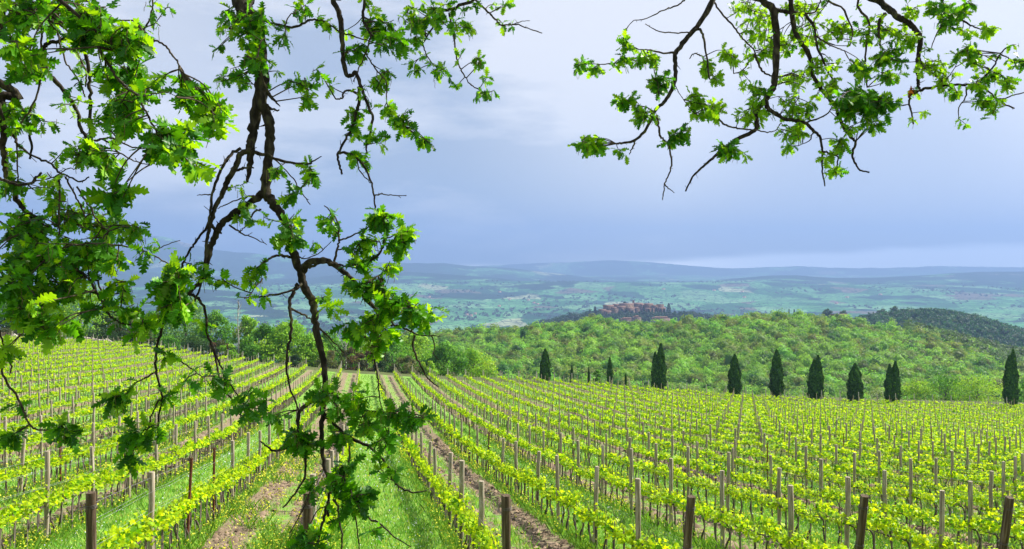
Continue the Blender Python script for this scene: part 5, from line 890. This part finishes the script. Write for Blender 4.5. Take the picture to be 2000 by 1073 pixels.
# right oak, a little farther away
TB = np.array([6.4, 2.6, gz(6.4, 2.6)])
Bo = Oak('oak boughs reaching in from the top right, leaves lit bright from behind', TB); B = Bo.branch
gtr = Geo(); tube(gtr, catmull([[0, 0, -.5], [0, 0, .6], [-.1, .05, 2.2], [-.3, .2, 3.8], [-.5, .5, 5.5]], 5), np.linspace(.34, .15, 21), 16); Bo.parts.append(['trunk', gtr, M_bark, None])
tb = TB + [-.3, .2, 3.9]; K1 = (4.2, 3.8, 3.0, .09); K2 = (2.9, 4.9, 2.7, .06)
B('limb', [(1400, -60), (1392, 0), (1370, 40), (1348, 67), (1330, 90), (1320, 104), (1319, 130), (1318, 157), (1307, 185), (1295, 202), (1280, 216), (1262, 252), (1240, 274), (1220, 279), (1204, 281)], 5.2, 4.9, 11, 4, extra=[(*tb, .12), K1, K2], label='crooked left bough of the right oak')
B('branch', [(1320, 103), (1300, 104), (1271, 99), (1248, 97)], 5.1, 5.0, 5, 2); B('branch', [(1271, 100), (1245, 113), (1221, 119), (1195, 125), (1172, 126)], 5.1, 5.0, 5, 2); B('twig', [(1283, 225), (1286, 245), (1289, 265), (1298, 275), (1307, 288), (1311, 324), (1304, 345), (1298, 360), (1296, 375), (1294, 391)], 4.9, 4.9, 5, 2); B('twig', [(1298, 360), (1306, 368), (1317, 377)], 4.9, 4.9, 3, 1.5)
B('branch', [(1356, 60), (1366, 57), (1374, 72), (1380, 110), (1386, 155)], 5.1, 5.0, 6, 3); B('twig', [(1352, 63), (1325, 65), (1293, 63), (1275, 56), (1260, 47)], 5.1, 5.0, 3, 1.5); B('twig', [(1340, -20), (1336, 0), (1320, 12), (1302, 18), (1280, 28), (1258, 38), (1238, 40)], 5.2, 5.1, 4, 1.5); B('twig', [(1372, 112), (1360, 105), (1351, 108), (1347, 115)], 5.1, 5.1, 3, 2); B('twig', [(1240, 276), (1235, 290), (1229, 302)], 4.9, 4.9, 4, 2)
B('twig', [(1271, 102), (1277, 130), (1281, 160)], 5.05, 5.0, 3, 1.5); B('twig', [(1318, 165), (1325, 180), (1335, 195)], 5, 5, 2, 1.2); B('twig', [(1280, 220), (1262, 210), (1240, 205), (1222, 198)], 5, 4.9, 3, 1.5)
B('limb', [(1475, -50), (1487, 0), (1509, 18), (1516, 67), (1516, 110), (1513, 157), (1508, 175), (1496, 193), (1485, 207), (1476, 220), (1478, 240), (1474, 255), (1442, 270), (1424, 283), (1406, 297), (1388, 312), (1370, 329), (1352, 347), (1339, 374)], 5.4, 5.0, 15, 3, extra=[(*tb, .12), K1, (2.6, 5.2, 2.7, .06)], label='thickest central bough of the right oak')
B('branch', [(1545, -40), (1545, 0), (1550, 50), (1563, 81), (1577, 100), (1585, 125), (1587, 144), (1598, 165), (1609, 180), (1622, 195), (1631, 207), (1640, 230), (1649, 252), (1662, 268), (1671, 279), (1667, 293), (1665, 306), (1672, 322), (1680, 333), (1698, 337)], 5.4, 5.1, 10, 3, extra=[K1, (2.8, 5.3, 2.6, .05)])
B('branch', [(1496, 195), (1498, 208), (1506, 217), (1532, 232), (1555, 236), (1573, 241), (1590, 256), (1600, 266), (1605, 285), (1606, 306), (1606, 335), (1611, 364)], 5.2, 5.0, 9, 2.5); B('twig', [(1606, 295), (1620, 300), (1636, 306), (1634, 325), (1631, 342)], 5.0, 5.0, 4, 2)
B('branch', [(1512, 18), (1540, 24), (1568, 27), (1580, 38), (1590, 54), (1595, 90), (1605, 112), (1613, 131), (1628, 160), (1640, 185)], 5.4, 5.2, 8, 3); B('twig', [(1595, 70), (1610, 82), (1630, 92), (1649, 99)], 5.3, 5.2, 4, 2); B('twig', [(1568, 27), (1590, 25), (1600, 10), (1604, -5)], 5.3, 5.3, 4, 2)
B('limb', [(1705, -40), (1721, 4), (1738, 20), (1757, 36), (1772, 44), (1784, 54), (1794, 70), (1798, 86), (1794, 105), (1796, 120), (1811, 135)], 5.6, 5.3, 14, 7, extra=[(*tb, .1), (4.6, 4.2, 2.9, .07), (3.3, 5.2, 2.5, .05)], label='knotty right bough of the right oak'); B('branch', [(1728, 28), (1718, 40), (1716, 60), (1719, 90)], 5.5, 5.4, 8, 4); B('branch', [(1793, 112), (1791, 135), (1794, 160), (1794, 175)], 5.4, 5.3, 7, 6)
B('branch', [(1811, 135), (1830, 150), (1850, 160), (1865, 167)], 5.3, 5.2, 5, 3); B('branch', [(1776, 184), (1795, 177), (1811, 173), (1840, 168), (1865, 166), (1888, 166), (1906, 164), (1922, 150), (1937, 135), (1947, 118), (1955, 103), (1971, 90)], 5.3, 5.0, 7, 2.5); B('twig', [(1777, 185), (1776, 205), (1781, 225), (1784, 243)], 5.3, 5.3, 4, 3); B('branch', [(1906, 166), (1930, 178), (1945, 192), (1960, 193), (1980, 186), (2005, 180)], 5.2, 5.1, 4, 2); B('twig', [(1945, 192), (1962, 203), (1981, 212)], 5.2, 5.1, 4, 3)
B('twig', [(1953, 104), (1966, 112), (1978, 118), (2005, 121)], 5.1, 5, 3, 2); B('twig', [(1887, 170), (1886, 190), (1873, 210), (1872, 232)], 5.2, 5.2, 3, 1.5); B('twig', [(1842, 45), (1830, 65), (1820, 90), (1815, 100)], 5.3, 5.3, 2.5, 1.5); B('branch', [(1698, -30), (1698, 45), (1690, 112), (1692, 140), (1694, 171)], 5.5, 5.4, 5, 3, extra=[(3.4, 5.2, 2.6, .03)])
B('branch', [(1385, -30), (1395, 5), (1410, 27), (1430, 50), (1446, 70), (1460, 85), (1474, 100), (1468, 115), (1460, 126), (1447, 140), (1433, 144)], 5.5, 5.4, 4, 2); B('branch', [(1474, 105), (1479, 120), (1487, 135), (1497, 145), (1510, 149), (1530, 149), (1550, 144)], 5.4, 5.4, 5, 2); B('branch', [(1572, 240), (1598, 232), (1618, 220), (1626, 205)], 5.2, 5.1, 4, 2); B('branch', [(1404, 232), (1415, 243), (1433, 250), (1452, 253), (1474, 254), (1495, 258), (1514, 256), (1525, 241)], 5.1, 5.1, 4, 2)
B('branch', [(1860, -30), (1862, 20), (1880, 40), (1900, 52), (1925, 60)], 5.4, 5.3, 6, 2, extra=[(3.7, 5.2, 2.6, .03)]); B('twig', [(1520, 165), (1540, 160), (1565, 165)], 5.3, 5.2, 3, 1.5); B('twig', [(1590, 256), (1580, 275), (1560, 285)], 5.1, 5.1, 3, 1.5); B('branch', [(1640, -30), (1650, 20), (1665, 60), (1660, 90)], 5.4, 5.4, 5, 2, extra=[(3.2, 5.2, 2.5, .03)])
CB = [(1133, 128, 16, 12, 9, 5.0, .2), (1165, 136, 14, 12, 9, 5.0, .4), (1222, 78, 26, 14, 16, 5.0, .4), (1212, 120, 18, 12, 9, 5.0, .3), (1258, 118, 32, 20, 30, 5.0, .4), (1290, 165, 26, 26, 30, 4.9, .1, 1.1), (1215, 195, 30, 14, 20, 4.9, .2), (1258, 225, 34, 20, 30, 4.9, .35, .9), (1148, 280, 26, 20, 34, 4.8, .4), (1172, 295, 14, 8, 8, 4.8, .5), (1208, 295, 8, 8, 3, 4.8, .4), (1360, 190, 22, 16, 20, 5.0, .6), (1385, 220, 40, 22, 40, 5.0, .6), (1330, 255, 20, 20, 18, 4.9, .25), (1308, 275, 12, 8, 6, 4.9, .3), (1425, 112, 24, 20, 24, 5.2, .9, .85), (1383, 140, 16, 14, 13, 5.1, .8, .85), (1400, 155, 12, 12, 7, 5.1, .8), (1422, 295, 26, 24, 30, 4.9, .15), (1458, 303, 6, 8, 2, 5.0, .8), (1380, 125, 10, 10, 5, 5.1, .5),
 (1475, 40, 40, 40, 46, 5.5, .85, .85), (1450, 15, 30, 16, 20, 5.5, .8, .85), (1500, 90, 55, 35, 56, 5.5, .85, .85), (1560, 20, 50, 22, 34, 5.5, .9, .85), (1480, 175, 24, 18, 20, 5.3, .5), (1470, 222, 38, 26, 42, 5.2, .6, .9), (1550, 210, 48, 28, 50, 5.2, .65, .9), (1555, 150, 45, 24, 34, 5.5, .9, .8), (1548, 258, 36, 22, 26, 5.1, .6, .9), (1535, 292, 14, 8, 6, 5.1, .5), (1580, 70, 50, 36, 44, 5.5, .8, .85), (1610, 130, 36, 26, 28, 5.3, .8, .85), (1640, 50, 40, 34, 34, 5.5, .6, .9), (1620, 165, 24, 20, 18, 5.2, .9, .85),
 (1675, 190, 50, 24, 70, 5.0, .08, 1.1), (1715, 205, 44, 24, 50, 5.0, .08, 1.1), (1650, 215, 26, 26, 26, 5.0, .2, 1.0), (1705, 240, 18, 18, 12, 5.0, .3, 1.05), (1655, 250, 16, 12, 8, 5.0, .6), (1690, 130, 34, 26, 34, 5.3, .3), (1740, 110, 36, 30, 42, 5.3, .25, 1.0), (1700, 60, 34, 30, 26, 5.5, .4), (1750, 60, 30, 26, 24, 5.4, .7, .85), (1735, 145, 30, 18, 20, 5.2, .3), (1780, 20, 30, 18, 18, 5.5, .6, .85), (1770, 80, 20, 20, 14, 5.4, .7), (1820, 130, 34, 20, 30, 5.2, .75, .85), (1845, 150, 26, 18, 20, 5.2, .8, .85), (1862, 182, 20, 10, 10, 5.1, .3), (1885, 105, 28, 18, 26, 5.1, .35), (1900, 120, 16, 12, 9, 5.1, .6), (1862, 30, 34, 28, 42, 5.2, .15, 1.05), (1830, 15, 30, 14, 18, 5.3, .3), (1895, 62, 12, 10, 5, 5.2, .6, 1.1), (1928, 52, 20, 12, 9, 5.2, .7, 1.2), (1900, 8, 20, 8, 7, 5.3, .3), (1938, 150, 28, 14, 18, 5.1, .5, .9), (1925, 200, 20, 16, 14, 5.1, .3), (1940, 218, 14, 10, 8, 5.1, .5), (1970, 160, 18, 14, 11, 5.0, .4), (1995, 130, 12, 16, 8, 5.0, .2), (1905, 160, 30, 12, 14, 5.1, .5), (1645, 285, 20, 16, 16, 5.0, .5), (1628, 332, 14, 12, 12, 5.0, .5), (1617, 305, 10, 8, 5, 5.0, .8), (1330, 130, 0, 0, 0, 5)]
CB = [c for c in CB if c[4] > 0]
for q in range(11): CB.append((rng.uniform(1250, 2300), rng.uniform(-560, -70), 120, 90, 60, rng.uniform(4.8, 7.5), .3))  # unseen crown out of frame, added to shade the sprays below
for q in range(3): CB.append((rng.uniform(1000, 1300), rng.uniform(-600, -330), 110, 70, 50, rng.uniform(5, 7), .3))
Bo.finish(CB, .062, 3.3, 1.4, 75, lambda a, b: b < 235 and a > 1400)
g = Geo(); T, F = oak_leaf(.6, .7, .3, 77); instance(g, T, F, np.array([P(1779, 166, 5.25) - TB]), frames(np.array([[.05, 0, -1.]]), np.array([[0, -1., .2]])), np.array([.075]), np.array([[.13, .045, .022]])); wl_ = g.build('dead_leaf', M_oak, Bo.root); wl_['label'] = 'curled brown dead leaf'
def haze():
    g = Geo(); x0, x1, y0, y1, z0, z1 = -16000, 16000, -60, 13800, -300, 560
    V = np.array([[a, b, c] for c in (z0, z1) for b in (y0, y1) for a in (x0, x1)], float)
    F = [[0, 2, 3, 1], [4, 5, 7, 6], [0, 1, 5, 4], [2, 6, 7, 3], [0, 4, 6, 2], [1, 3, 7, 5]]
    g.add(V, F)
    m, n, l = new_mat('haze_air'); v = n.new('ShaderNodeVolumePrincipled'); v.inputs['Color'].default_value = (.24, .35, .62, 1)  # dark tint: cloud shade over the distance put into the haze colour
    v.inputs['Density'].default_value = 0.000175; v.inputs['Anisotropy'].default_value = .1
    q = n.new('ShaderNodeOutputMaterial'); l.new(v.outputs[0], q.inputs['Volume'])
    tag(g.build('haze', m), kind='stuff')
haze()
